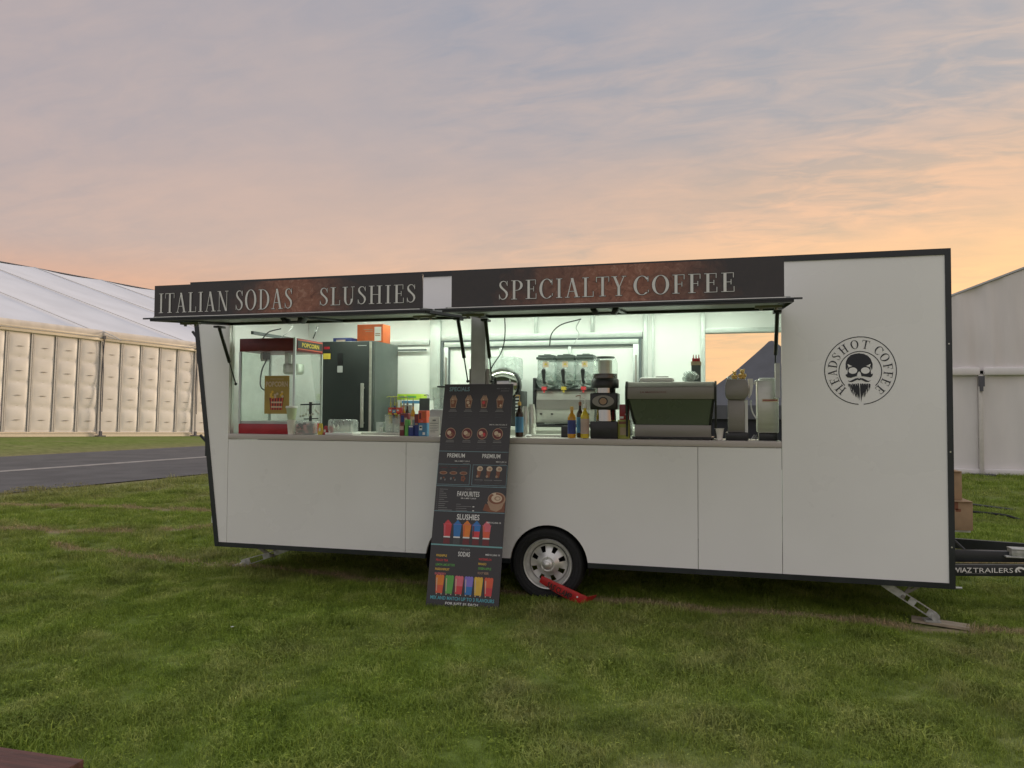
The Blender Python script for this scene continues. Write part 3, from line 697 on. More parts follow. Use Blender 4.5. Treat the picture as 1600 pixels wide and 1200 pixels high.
# ================================================================== TRAILER
T = thing('food_trailer', 'long white food trailer with black trim, two raised hatches and lit serving counter', 'food trailer', (0, 1.1, 0))
ZT, ZB = 2.813, .294; XR = 3.068; D = 2.2                 # top, bottom, right end, width of the body
def xleft(z_): return -3.21-(z_-ZB)/(ZT-ZB)*.322          # raked left end
O1, O2 = (-3.085, -.678), (-.544, 1.869); OZ0, OZ1 = 1.357, 2.402
ARC = [(.015, .335, .295), (-.745, .338, .295)]
# front panels: one prism each with 3 mm joints
def panel(name, poly, y0=.0, y1=.03, m_='white'): return G().prism(poly, y0, y1).build(name, m_, T)
e = .0022
wl = lambda z_: xleft(z_)+.045
ZP0, ZP1 = .336, 2.766
panel('front_panel', [(wl(ZP0), ZP0), (O1[0]-e, ZP0), (O1[0]-e, ZP1), (wl(ZP1), ZP1)])
zc = 1.305
def arcpts(c, n=22):
    cx_, r, cz = c; a0 = math.asin((ZP0-cz)/r)
    return [(cx_+r*math.cos(a0+(PI-2*a0)*i/n), cz+r*math.sin(a0+(PI-2*a0)*i/n)) for i in range(n+1)]   # right to left
panel('front_panel', [(O1[0]+e, ZP0), (-1.275-e, ZP0), (-1.275-e, zc), (O1[0]+e, zc)])
poly = [(-1.275+e, ZP0)] + arcpts(ARC[1])[::-1] + arcpts(ARC[0])[::-1] + [(1.235-e, ZP0), (1.235-e, zc), (-1.275+e, zc)]
panel('front_panel', poly)
panel('front_panel', [(1.235+e, ZP0), (1.871-e, ZP0), (1.871-e, zc), (1.235+e, zc)])
panel('front_panel', [(1.871+e, ZP0), (3.029, ZP0), (3.029, ZP1), (1.871+e, ZP1)])
panel('header_panel', [(O1[0]+e, OZ1), (1.871-e, OZ1), (1.871-e, ZP1), (O1[0]+e, ZP1)])
panel('centre_post', [(O1[1]+.002, OZ0+.004), (O2[0]-.002, OZ0+.004), (O2[0]-.002, OZ1-.002), (O1[1]+.002, OZ1-.002)], -.004, .07, 'light_grey')
panel('jamb_plate', [(-.695, OZ0+.004), (-.684, OZ0+.004), (-.684, 1.95), (-.695, 1.95)], .01, .09, 'steel_dark')
panel('jamb_plate', [(-.54, OZ0+.004), (-.518, OZ0+.004), (-.518, 1.95), (-.54, 1.95)], .01, .09, 'steel_dark')
panel('jamb_plate', [(1.828, 1.70), (1.862, 1.70), (1.862, 1.97), (1.828, 1.97)], -.006, .10, 'light_grey')
# black perimeter trim
g = G()
g.prism([(xleft(ZP1)-.0, ZP1), (XR, ZP1), (XR, ZT), (xleft(ZT), ZT)], -.008, .06)
g.prism([(3.029, ZB), (XR, ZB), (XR, ZP1), (3.029, ZP1)], -.0075, .06)
g.prism([(xleft(ZB), ZB), (wl(ZB)+.0, ZB), (wl(ZP1), ZP1), (xleft(ZP1), ZP1)], -.0075, .06)
g.build('edge_trim', 'black', T)
g = G(); prev = wl(ZB)
for c in (ARC[1], ARC[0]):
    h = math.sqrt(c[1]**2-.0)
    g.prism([(prev, ZB), (c[0]-h, ZB), (c[0]-math.sqrt(c[1]**2-(ZP0-c[2])**2), ZP0), (prev, ZP0)], -.0065, .06); prev = c[0]+h
g.prism([(prev, ZB), (3.029, ZB), (3.029, ZP0), (prev-.003, ZP0)], -.0065, .06)
g.build('bottom_trim', 'black', T)
# arch liners
for c in ARC:
    g = G(); n = 24
    vs = []
    for i in range(n+1):
        a = -.25+(PI+.5)*i/n; x, z_ = c[0]+(c[1]+.004)*math.cos(a), c[2]+(c[1]+.004)*math.sin(a)
        vs += [(x, .028, z_), (x, .36, z_)]
    g.add(vs, [(2*i, 2*i+1, 2*i+3, 2*i+2) for i in range(n)])
    g.prism([(c[0]+(c[1]+.004)*math.cos(a_), c[2]+(c[1]+.004)*math.sin(a_)) for a_ in [-.25+(PI+.5)*i/n for i in range(n+1)]], .36, .37)
    g.build('wheel_arch_liner', 'rubber', T, fix=False)
# counter
g = G(); g.box(O1[0], 1.871, -.006, .50, 1.309, OZ0); g.build('counter_top', 'counter', T, bevel=.003)
g = G(); g.box(O1[0]+.01, 1.86, .47, .49, .5, 1.308); g.build('counter_back', 'inner', T)
g = G(); g.box(-2.0, 1.2, 1.34, 2.12, 1.385, 1.418); g.box(-2.0, 1.2, 1.37, 2.12, .5, 1.384, 0); g.build('back_bench', 'bench_top', T)
for a in ((-2.06, -1.30, .32, .49, 1.3585, 1.378), (-.25, .14, .35, .49, 1.3585, 1.375)): G().box(*a).build('worktop_riser', 'bench_top', T, bevel=.003)
# shell: floor, roof, ends
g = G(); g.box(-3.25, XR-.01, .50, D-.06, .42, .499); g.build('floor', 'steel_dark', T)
g = G(); g.hexa([(xleft(ZT-.05)+.01,.062,ZT-.05),(XR-.01,.062,ZT-.05),(XR-.01,D-.061,ZT-.05),(xleft(ZT-.05)+.01,D-.061,ZT-.05)], [(xleft(ZT)+.005,.062,ZT-.003),(XR-.005,.062,ZT-.003),(XR-.005,D-.061,ZT-.003),(xleft(ZT)+.005,D-.061,ZT-.003)]); g.build('roof', 'white', T)
g = G(); g.box(O1[0]-.0, 1.871, .062, .10, 2.41, 2.76); g.build('header_lining', 'inner', T)
g = G(); g.box(3.03, XR-.002, .062, D-.061, ZB+.002, ZT-.052); g.build('end_wall', 'white', T)
g = G(); g.box(XR-.001, XR+.004, .0, .05, ZB, ZT); g.box(XR-.001, XR+.004, D-.05, D, ZB, ZT); g.box(XR-.001, XR+.004, .05, D-.05, ZT-.05, ZT); g.build('edge_trim', 'black', T)
g = G(); g.box(2.06, 2.08, .12, D-.10, .5, 2.75); g.build('partition', 'inner', T)
g = G(); g.hexa([(xleft(ZB),.062,ZB),(xleft(ZB)+.03,.062,ZB),(xleft(ZB)+.03,D-.061,ZB),(xleft(ZB),D-.061,ZB)], [(xleft(2.76),.062,2.76),(xleft(2.76)+.03,.062,2.76),(xleft(2.76)+.03,D-.061,2.76),(xleft(2.76),D-.061,2.76)]); g.build('end_wall', 'white', T)
g = G(); g.box(-3.30, -3.10, .064, .10, .5, 2.75); g.build('side_lining', 'inner', T)
# back wall with window opening
BY = 2.1
BWX = (1.262, 2.04); BWZ = (.98, 2.42)
g = G(); g.box(-3.46, BWX[0], BY, D-.061+.06, .42, 2.76); g.box(BWX[0], BWX[1], BY, D-.001, BWZ[1], 2.76); g.box(BWX[0], BWX[1], BY, D-.001, .42, BWZ[0]); g.box(BWX[1], 3.03, BY, D-.001, .42, 2.76); g.build('back_wall', 'inner', T)
def al(name, x0, x1, z0, z1, dy=.035, m_='alu', y=BY): return G().box(x0, x1, y-dy, y-.001, z0, z1).build(name, m_, T, bevel=.003)
M['inner_frame'] = mat('grey_white_aluminium_section', (.56,.60,.58), .4, .25, var=.05)
M['gasket'] = mat('dark_gasket', (.10,.12,.125), .6)
al('wall_frame', -1.86, -1.73, 1.42, 2.74, .03, 'inner_frame'); al('wall_frame', .61, .655, 1.42, 2.74, .03, 'inner_frame'); al('wall_frame', .70, .725, 1.42, 2.74, .02, 'inner_frame')
al('wall_frame', 1.215, 1.261, 1.42, 2.74, .04, 'inner_frame'); al('wall_frame', -3.3, -1.87, 2.35, 2.41, .03, 'inner_frame')
al('hatch_frame', -1.72, .60, 2.395, 2.455, .03, 'inner_frame'); al('hatch_seal', -1.72, .60, 2.372, 2.394, .04, 'gasket')
al('hatch_frame', -1.68, .56, 2.318, 2.371, .045, 'inner_frame'); al('hatch_seal', -1.64, .53, 2.303, 2.317, .035, 'gasket')
al('hatch_seal', -1.715, -1.69, 1.42, 2.371, .05, 'gasket'); al('hatch_frame', -1.689, -1.63, 1.42, 2.317, .04, 'alu'); al('hatch_seal', -1.629, -1.617, 1.42, 2.302, .03, 'gasket')
al('hatch_seal', .565, .59, 1.42, 2.371, .05, 'gasket'); al('hatch_frame', .50, .564, 1.42, 2.317, .04, 'alu')
for x in (-1.02, -.22): al('hatch_rib', x, x+.035, 1.42, 2.302, .03, 'inner_frame')
for x in (-1.35, -.61, .03): al('wall_frame', x, x+.04, 2.456, 2.74, .025, 'inner_frame')
al('hatch_stay', -1.66, -1.645, 1.55, 2.2, .065, 'steel_dark'); al('hatch_stay', .525, .54, 1.5, 2.2, .065, 'steel_dark')
g = G(); g.box(1.262, 2.04, BY-.03, D, 2.421, 2.47); g.build('window_head', 'inner_frame', T, bevel=.003)
g = G()
g.box(-3.06, -3.03, .3, 2.05, 2.33, 2.36); g.box(-3.3, -1.9, 2.04, 2.07, 2.28, 2.30); g.build('wall_rail', 'gasket', T)
# led strips on the ceiling
for y in (.62, 1.55):
    lp = G().box(-2.9, 1.75, y-.05, y+.05, 2.725, 2.762).build('ceiling_light', 'white_plastic', T)
    G().add([(-2.88, y-.04, 2.722), (1.73, y-.04, 2.722), (1.73, y+.04, 2.722), (-2.88, y+.04, 2.722)], [(3,2,1,0)]).build('light_diffuser', 'led', lp, fix=False)

# raised hatches
M['sign1'] = sign_mat(-1.76, .55); M['sign2'] = sign_mat(.68, .80)
M['under'] = mat('hatch_underside', (.42,.45,.44), .45, .1, var=.04)
YF, ZF = -1.055, 2.318
def hz(y): return ZF+(2.395-ZF)*(y-YF)/(0-YF)
def hatch(xa, xb, latch, lbl):
    def slab(g, x0, x1, y0, y1, d0, d1, m_=0):
        g.hexa([(x0,y0,hz(y0)+d0),(x1,y0,hz(y0)+d0),(x1,y1,hz(y1)+d0),(x0,y1,hz(y1)+d0)], [(x0,y0,hz(y0)+d1),(x1,y0,hz(y0)+d1),(x1,y1,hz(y1)+d1),(x0,y1,hz(y1)+d1)], m_); return g
    h = slab(G(), xa+.02, xb-.02, YF+.02, -.012, .012, .028).build('hatch', 'under', T); h['label'] = lbl
    g = G(); slab(g, xa, xb, YF, YF+.07, -.012, .012); slab(g, xa, xa+.06, YF+.07, -.07, -.012, .012); slab(g, xb-.06, xb, YF+.07, -.07, -.012, .012); slab(g, xa, xb, -.07, -.012, -.012, .012)
    slab(g, (xa+xb)/2-.02, (xa+xb)/2+.02, YF+.07, -.07, -.008, .012)
    g.build('hatch_frame', 'black', h, bevel=.002)
    g = G(); slab(g, xa-.05, xb+.05, YF-.022, YF-.001, .004, .016); slab(g, xa+.01, xb-.01, YF-.012, YF-.001, -.01, .003); g.build('drip_rail', 'black', h)
    g = G(); slab(g, xa+.05, xb-.05, YF-.019, YF-.003, .0165, .0215); g.build('hatch_skin_edge', 'white', h)
    for lx in latch:
        y = YF+.16; zz_ = hz(y)
        g = G(); g.prism([(lx-.105, zz_-.013), (lx-.075, zz_-.055), (lx-.045, zz_-.055), (lx-.058, zz_-.013)], y-.05, y+.03); g.prism([(lx+.058, zz_-.013), (lx+.045, zz_-.055), (lx+.075, zz_-.055), (lx+.105, zz_-.013)], y-.05, y+.03)
        g.box(lx-.05, lx+.05, y-.03, y+.02, zz_-.05, zz_-.04)
        g.build('latch', 'black', h, bevel=.002)
    for bx in (xa+.14, xb-.14):
        y = YF+.32; zz_ = hz(y); g = G(); g.box(bx-.09, bx+.09, y-.02, y+.02, zz_-.03, zz_-.012); g.cyl((bx-.05, y, zz_-.045), (bx-.05, y, zz_-.03), .012, n=8); g.cyl((bx+.05, y, zz_-.045), (bx+.05, y, zz_-.03), .012, n=8); g.build('hinge_bracket', 'steel_dark', h)
    return h
h1 = hatch(O1[0]-.01, O1[1]+.0, [-1.86], 'left hatch raised over the soda and slushie window')
h2 = hatch(O2[0]-.012, O2[1]+.005, [.62], 'right hatch raised over the coffee window')
def sign(x0, x1, z0, z1, m_, words, lbl):
    g = G().box(x0, x1, -1.045, -1.03, z0, z1); s_ = g.build('sign_board', m_, T); s_['label'] = lbl
    g = G()
    for w_, a, b, c, d in words: serif_text(g, w_, a, b, c, d, -1.0485, 0, .0028, 1)
    g.build('lettering', ['letter', 'outline'], s_, fix=False, smooth=0)
    return s_
sign(-3.062, -.715, 2.345, 2.598, M['sign1'], [('ITALIAN', -3.02, -2.36, 2.372, 2.532), ('SODAS', -2.30, -1.79, 2.374, 2.532), ('SLUSHIES', -1.56, -.765, 2.388, 2.525)], 'black and copper sign reading ITALIAN SODAS SLUSHIES')
sign(-.487, 1.815, 2.345, 2.603, M['sign2'], [('SPECIALTY', -.13, .785, 2.386, 2.522), ('COFFEE', .835, 1.508, 2.388, 2.516)], 'black and copper sign reading SPECIALTY COFFEE')
# gas struts
for x, y0, z0, y1, z1 in [(-3.055, -.20, 2.33, .06, 1.83), (-.705, -.26, 2.335, .0, 1.842), (-.505, -.13, 2.335, .07, 1.842), (1.835, -.12, 2.34, .2, 1.845)]:
    p0 = Vector((x, y0, z0)); p1 = Vector((x, y1, z1)); mdd = p0.lerp(p1, .6)
    st_ = G().cyl(p0, mdd, .0155, n=12).build('gas_strut', 'plastic_black', T)
    g = G(); g.cyl(mdd, p1, .006, n=8); g.ell(p1, (.014,.014,.014)); g.ell(p0, (.016,.016,.016)); g.box(x-.03, x+.03, y0-.05, y0+.05, z0+.008, z0+.026); g.build('strut_rod', 'plastic_black', st_)
# hanging cables
for pts in [[(-.46,.25,2.6),(-.44,.25,2.3),(-.47,.25,2.12),(-.56,.25,1.98),(-.62,.3,1.86)], [(.08,1.2,2.5),(-.12,1.2,2.45),(-.22,1.2,2.36),(-.24,1.2,2.24)], [(-2.85,.5,2.4),(-2.92,.4,2.36),(-2.96,.35,2.29)], [(-2.5,.6,2.42),(-2.46,.5,2.36),(-2.46,.45,2.29)]]:
    G().tube(pts, .006, 6).build('cable', 'plastic_black', T)
for pts in [[(.06,1.25,2.5),(.02,1.25,2.42),(.05,1.25,2.35),(.0,1.25,2.26)], [(-2.72,.5,2.42),(-2.70,.4,2.36),(-2.74,.3,2.28)]]:
    G().tube(pts, .005, 6).build('cable', 'light_grey', T)
# end wall fittings on the raked end
for z_, a in ((2.30, .05), (1.30, .07)):
    x = xleft(z_); G().bar((x+.01, .03, z_-.04), (x-a, .02, z_+.04), .02, .02).build('tie_hook', 'black', T)
G().box(xleft(1.2)-.012, xleft(1.2)+.01, .0, .05, 1.14, 1.30).build('hook_plate', 'black', T)

# ---- logo on the right panel
def lg(u, v): return (2.4395+(u-596)*.000572, 1.907-(v-632)*.000583)
g = G(); LY = [-.0015]
def lp(poly, m_=0, dy=0):
    LY[0] -= .00002
    g.add([(lg(u, v)[0], LY[0]-dy, lg(u, v)[1]) for u, v in poly], [tuple(range(len(poly)))], m_)
def lring(cx_, cy_, r, w, a0, a1, n=72):
    for i in range(n):
        a = math.radians(a0+(a1-a0)*i/n); b = math.radians(a0+(a1-a0)*(i+1)/n)
        q = [(cx_+r*math.cos(a), cy_-r*math.sin(a)), (cx_+r*math.cos(b), cy_-r*math.sin(b)), (cx_+(r-w)*math.cos(b), cy_-(r-w)*math.sin(b)), (cx_+(r-w)*math.cos(a), cy_-(r-w)*math.sin(a))]
        g.add([(lg(*p)[0], -.0016, lg(*p)[1]) for p in q], [(0,1,2,3)], 0)
lring(596, 632, 447, 11, -85, 267); lring(596, 645, 268, 11, -45, 224)
for ch, ang in zip('HEADSHOTCOFFEE', [225.5, 203.5, 185, 166, 147.5, 126, 101, 78, 48.4, 29, 8.5, -8.5, -26, -46]):
    st, adv = glyph(ch, .13, .05); a = math.radians(ang); k = 0
    for q in st:
        pts = []
        for x, y in q:
            X_ = (x-adv/2)*124; R_ = 290+y*112
            aa = a-X_/345
            u, v = 596+R_*math.cos(aa)-0, 632-R_*math.sin(aa); pts.append((u, v))
        k += 1
        g.add([(lg(*p)[0], -.0016-.00003*k, lg(*p)[1]) for p in pts], [(0,1,2,3)], 0)
cap = [(418,600),(418,545),(425,505),(445,465),(480,430),(530,412),(585,406),(640,414),(690,438),(725,478),(740,520),(750,548),(748,600),(738,632),(730,590),(700,575),(655,588),(615,625),(555,625),(512,588),(462,575),(440,592),(430,632)]
lp(cap)
mask = [(443,592),(500,578),(560,600),(583,625),(606,600),(665,578),(722,592),(726,650),(732,682),(750,672),(748,700),(725,722),(680,716),(640,708),(612,706),(602,660),(583,642),(565,660),(553,706),(520,714),(480,726),(440,722),(418,700),(418,676),(434,684),(442,650)]
lp(mask, 0, .0004)
def el(cx_, cy_, rx, ry, n=24): return [(cx_+rx*math.cos(2*PI*i/n), cy_+ry*math.sin(2*PI*i/n)) for i in range(n)]
lp(el(506, 633, 54, 42), 1, .0008); lp(el(660, 633, 54, 42), 1, .0008); lp([(583,644),(600,672),(606,712),(583,718),(560,712),(566,672)], 1, .0008)
lp([(440,545),(500,575),(450,582)], 1, .0008); lp([(728,545),(666,575),(716,582)], 1, .0008)
for s_ in (1, -1):
    f = lambda x: 583+s_*(x-583)
    lp([(f(x), y) for x, y in [(438,762),(470,768),(505,752),(540,733),(572,730),(583,742),(583,760),(560,752),(535,765),(505,780),(470,783)]])
for (x, y0, x2, y2, w) in [(440,800,452,850,7),(462,800,480,900,9),(480,805,505,950,12),(500,800,540,985,14),(520,802,560,1000,15),(545,800,585,1025,16),(570,796,590,1000,14),(600,800,606,1045,16),(622,798,622,985,15),(645,800,640,990,14),(665,800,655,960,13),(685,800,680,930,12),(705,802,700,905,11),(716,805,716,870,7),(490,900,512,965,6),(515,930,548,985,6),(475,880,490,930,5),(690,880,672,940,6),(665,930,650,985,6)]:
    mx_ = (x+x2)/2+random.uniform(-6, 6); my = (y0+y2)/2-20
    lp([(x-w*.5, y0), (x+w*.6, y0+6), (mx_+w, my), (x2, y2), (mx_-w*.9, my)])
g.build('logo', ['logo', 'white'], T, fix=False, smooth=0)
# small screws on the trim
g = G()
for z_ in (.6, 1.3, 2.1): g.cyl((3.048, -.0095, z_), (3.048, -.007, z_), .006, n=8)
g.build('screw', 'steel', T)

# ---- running gear
def wheel(x, lbl=None):
    g = G(); cz = .295
    prof = [(.212,.06),(.220,.040),(.232,.032),(.240,.026),(.243,.029),(.270,.024),(.274,.028),(.292,.030),(.305,.045),(.311,.065),(.313,.09),(.307,.093),(.307,.098),(.313,.101),(.313,.135),(.307,.138),(.307,.143),(.313,.146),(.313,.19),(.30,.22),(.25,.235),(.21,.225)]
    w = g.lathe(x, cz, prof, 56, 0, 'y').build('wheel', 'rubber', T)
    if lbl: w['label'] = lbl
    g = G()
    prof = [(.213,.050),(.206,.040),(.198,.042),(.193,.060),(.186,.085),(.172,.100),(.166,.115),(.160,.135),(.213,.22)]
    g.lathe(x, cz, [(r, y) for r, y in prof[:8]], 56, 0, 'y')
    # dished disc with eight window cut-outs
    n = 64; R0, R1, R2, R3 = .158, .149, .100, .075
    def pt(r, a, y): return (x+r*math.cos(a), y, cz+r*math.sin(a))
    for i in range(n):
        a, b = 2*PI*i/n, 2*PI*(i+1)/n
        hole = (i % 8) in (2, 3, 4)
        rr = [(.162, .108), (R1, .092), (R2, .070), (R3, .055), (.070, .052)]
        for (ra, ya), (rb, yb) in zip(rr[:-1], rr[1:]):
            if hole and ra in (R1,): continue
            g.add([pt(ra, a, ya), pt(ra, b, ya), pt(rb, b, yb), pt(rb, a, yb)], [(0,1,2,3)])
    g.lathe(x, cz, [(.070,.052),(.062,.046),(.055,.046),(.050,.050),(.046,.050)], 40, 0, 'y')
    g.build('rim', 'rim_steel', w, smooth=50)
    g = G(); g.lathe(x, cz, [(.046,.055),(.044,.035),(.036,.028),(.026,.026),(.024,.012),(.016,.006),(.0005,.005)], 28, 0, 'y')
    for i in range(5):
        a = 2*PI*i/5+.3; g.cyl((x+.057*math.cos(a), .052, cz+.057*math.sin(a)), (x+.057*math.cos(a), .036, cz+.057*math.sin(a)), .0085, n=6)
    g.build('hub', 'rim_steel', w, smooth=40)
    return w
wheel(-.003, 'trailer wheel held by the red clamp'); wheel(-.748)
for x in (-.003, -.748):
    w = G().lathe(x, .287, [(.20,2.0),(.25,1.98),(.29,2.02),(.296,2.08),(.29,2.14),(.25,2.17),(.2,2.16)], 32, 0, 'y').build('wheel', 'rubber', T)
    G().cyl((x, .23, .287), (x, 2.0, .287), .03, n=10).build('axle', 'plastic_black', T)
g = G()
for y in (.42, 1.75): g.box(-3.1, 3.0, y, y+.06, .33, .419)
for x in (-2.9, -1.9, .6, 1.6, 2.6): g.box(x, x+.05, .1, 2.1, .34, .40)
g.build('chassis', 'plastic_black', T)
g = G(); g.box(-3.2, -1.1, .3, .32, .2, .292); g.build('mud_skirt', 'rubber', T) if False else None
# drawbar
def db(l, y): return Vector((3.0+l*math.cos(.262), y+l*math.sin(.262), 0))
a, b = db(0, .33), db(3.0, .33)
g = G(); g.hexa([(a.x,a.y,.318),(b.x,b.y,.318),(b.x,b.y+.05,.318),(a.x,a.y+.05,.318)], [(a.x,a.y,.409),(b.x,b.y,.409),(b.x,b.y+.05,.409),(a.x,a.y+.05,.409)])
dbar = g.build('drawbar', 'black', T, bevel=.004)
g = G()
def fbar(u, v, o=.0015): p = db(u, .33-o); return (p.x, p.y, v)
put_text(g, 'WIAZ', .15, .304, .346, .384, fbar, 0, .015); put_text(g, 'TRAILERS', .313, .624, .346, .383, fbar, 0)
g.add([fbar(.085, .4075), fbar(2.9, .4075), fbar(2.9, .4105), fbar(.085, .4105)], [(0,1,2,3)], 1)  # pale highlight painted along the top edge of the drawbar face
g.add([fbar(.25, .338), fbar(.42, .338), fbar(.42, .3395), fbar(.25, .3395)], [(0,1,2,3)], 1)
# bird-shaped swirl badge
for q in swoosh([(.485,.352,.010),(.481,.362,.013),(.486,.373,.013),(.499,.380,.012),(.515,.379,.012),(.535,.372,.014),(.552,.362,.010)]) + swoosh([(.500,.372,.006),(.497,.364,.008),(.503,.357,.006),(.512,.356,.004)]):
    g.add([fbar(u, v, .0016) for u, v in [(.645+(a_-.48)*1.3, .365+(b_-.365)*1.3) for a_, b_ in q]], [(0,1,2,3)], 0)
g.build('lettering', ['print_white', 'light_grey'], dbar, fix=False, smooth=0)
a, b = db(0, .42), db(3.0, .42)
g = G(); g.hexa([(a.x,a.y,.41),(b.x,b.y,.41),(b.x,b.y+.06,.41),(a.x,a.y+.06,.41)], [(a.x,a.y,.508),(b.x,b.y,.44),(b.x,b.y+.06,.44),(a.x,a.y+.06,.508)]); g.build('drawbar', 'black', T, bevel=.004)
a, b = Vector((3.0, 1.85, 0)), Vector((5.9, 1.13, 0))
g = G(); g.hexa([(a.x,a.y,.318),(b.x,b.y,.318),(b.x,b.y+.05,.318),(a.x,a.y+.05,.318)], [(a.x,a.y,.409),(b.x,b.y,.409),(b.x,b.y+.05,.409),(a.x,a.y+.05,.409)]); g.build('drawbar', 'black', T)
p = db(.66, .36); g = G(); g.box(p.x-.03, p.x+.14, p.y, p.y+.1, .468, .515); g.box(p.x-.07, p.x+.16, p.y-.01, p.y+.11, .455, .467); g.box(p.x-.03, p.x+.15, p.y-.01, p.y+.11, .516, .526); g.build('jockey_wheel_clamp', 'galv', T, bevel=.003)
g = G(); g.cyl((3.06, .1, .285), (3.14, .1, .285), .008, n=8); g.build('tie_down_pin', 'galv', T)
# corner steady, right (with its brace) 
def ch_arm(g, p0, p1, w0, w1, t=.006):
    """open channel with a slot, tapering from p0 to p1"""
    p0 = Vector(p0); p1 = Vector(p1); d = (p1-p0).normalized(); n_ = Vector((0,1,0)).cross(d).normalized()
    for side in (-1, 1):
        a0 = p0+n_*side*w0/2; a1 = p1+n_*side*w1/2
        g.hexa([a0+Vector((0,-.035,0)), a1+Vector((0,-.03,0)), a1+Vector((0,.03,0)), a0+Vector((0,.035,0))], [v+n_*(-side)*t for v in (a0+Vector((0,-.035,0)), a1+Vector((0,-.03,0)), a1+Vector((0,.03,0)), a0+Vector((0,.035,0)))])
    for q0, q1 in ((0, .42), (.5, .62), (.85, 1)):
        c0 = p0.lerp(p1, q0); c1 = p0.lerp(p1, q1); e0 = w0+(w1-w0)*q0; e1 = w0+(w1-w0)*q1
        g.hexa([c0-n_*e0/2+Vector((0,-.034,0)), c1-n_*e1/2+Vector((0,-.034,0)), c1+n_*e1/2+Vector((0,-.034,0)), c0+n_*e0/2+Vector((0,-.034,0))],
               [c0-n_*e0/2+Vector((0,-.029,0)), c1-n_*e1/2+Vector((0,-.029,0)), c1+n_*e1/2+Vector((0,-.029,0)), c0+n_*e0/2+Vector((0,-.029,0))])
g = G(); ch_arm(g, (2.60,.12,.292), (2.955,.12,.062), .055, .055)
st = g.build('corner_steady', 'galv', T)
g = G(); g.cyl((2.955,.075,.062), (2.955,.165,.062), .03, n=14); g.box(2.885, 2.99, .07, .17, .023, .036); g.build('foot', 'galv', st)
g = G(); g.bar((2.735,.13,.20), (2.90,.13,.30), .014, .02); g.bar((2.745,.13,.2), (2.82,.13,.30), .012, .016); g.cyl((2.735,.07,.2), (2.735,.17,.2), .014, n=10); g.build('brace', 'steel_dark', st)
g = G(); ch_arm(g, (-2.62,.52,.24), (-3.25,.52,.035), .03, .07); st = g.build('corner_steady', 'galv', T)
g = G(); g.bar((-3.22,.50,.285), (-2.93,.50,.13), .014, .03); g.bar((-2.70,.50,.26), (-2.90,.50,.12), .014, .016); g.bar((-3.03,.55,.29), (-2.88,.55,.13), .014, .02); g.cyl((-2.90,.46,.135), (-2.90,.58,.135), .014, n=10); g.build('brace', 'steel_dark', st)
g = G(); g.box(-3.34, -3.20, .45, .6, .005, .02); g.build('foot', 'galv', st)
# ================================================================== THINGS ROUND THE TRAILER
pad = G().hexa([(2.83,.26,.004),(2.80,.12,.004),(3.16,-.02,.004),(3.19,.11,.004)], [(2.83,.26,.022),(2.80,.12,.022),(3.16,-.02,.022),(3.19,.11,.022)]).build('jack_pad', 'ply')
tag(pad, 'thin weathered plywood pad on the grass under the right corner steady', 'board')
# wheel clamp
cl = thing('wheel_clamp', 'red steel wheel clamp reaching from the rim down to the grass', 'wheel clamp', (.2, -.05, 0))
P0, P1, P2 = Vector((-.045,-.035,.185)), Vector((.10,-.06,.125)), Vector((.335,-.075,.030))
g = G()
def seg(A, B, wa, wb, y0a, y0b, th):
    d = (B-A).normalized(); n_ = Vector((-d.z, 0, d.x))
    g.hexa([A-n_*wa/2, B-n_*wb/2, B-n_*wb/2+Vector((0,th,0)), A-n_*wa/2+Vector((0,th,0))], [A+n_*wa/2, B+n_*wb/2, B+n_*wb/2+Vector((0,th,0)), A+n_*wa/2+Vector((0,th,0))])
seg(P0, P1, .058, .078, 0, 0, .02); seg(P1, P2, .078, .094, 0, 0, .02)
body = g.build('clamp_arm', 'clamp_red', cl, bevel=.002)
g = G(); d = (P2-P1).normalized(); n_ = Vector((-d.z, 0, d.x))
g.hexa([P1-n_*.033+Vector((0,.02,0)), P2-n_*.047+Vector((0,.02,0)), P2-n_*.047+Vector((.03,.16,0)), P1-n_*.03+Vector((.03,.10,0))], [P1-n_*.028+Vector((0,.02,0)), P2-n_*.034+Vector((0,.02,0)), P2-n_*.034+Vector((.03,.16,0)), P1-n_*.025+Vector((.03,.10,0))])
g.hexa([P2-n_*.047, P2-n_*.047+Vector((.06,.16,.02)), P2+n_*.030+Vector((.06,.16,.0)), P2+n_*.047], [v+Vector((.006,0,0)) for v in (P2-n_*.047, P2-n_*.047+Vector((.06,.16,.02)), P2+n_*.030+Vector((.06,.16,0)), P2+n_*.047)])
g.build('clamp_jaw', 'clamp_red', cl)
g = G(); D2 = (P2-P0).normalized(); n_ = Vector((-D2.z, 0, D2.x)); o0 = P0+D2*.055
def cf(u, v): q = o0+D2*u+n_*(v-.004); return (q.x, -.0635-.035*max(0, u)/.3-.012, q.z)
put_text(g, 'SAS CLAMP', .02, .245, -.022, .028, cf, 0, .03)
g.build('lettering', 'outline', body, fix=False, smooth=0)
q = P1.lerp(P2, .72)+n_*.012; g = G(); g.cyl((q.x, q.y-.008, q.z), (q.x, q.y, q.z), .007, n=10); g.build('lock_rivet', 'print_white', cl)

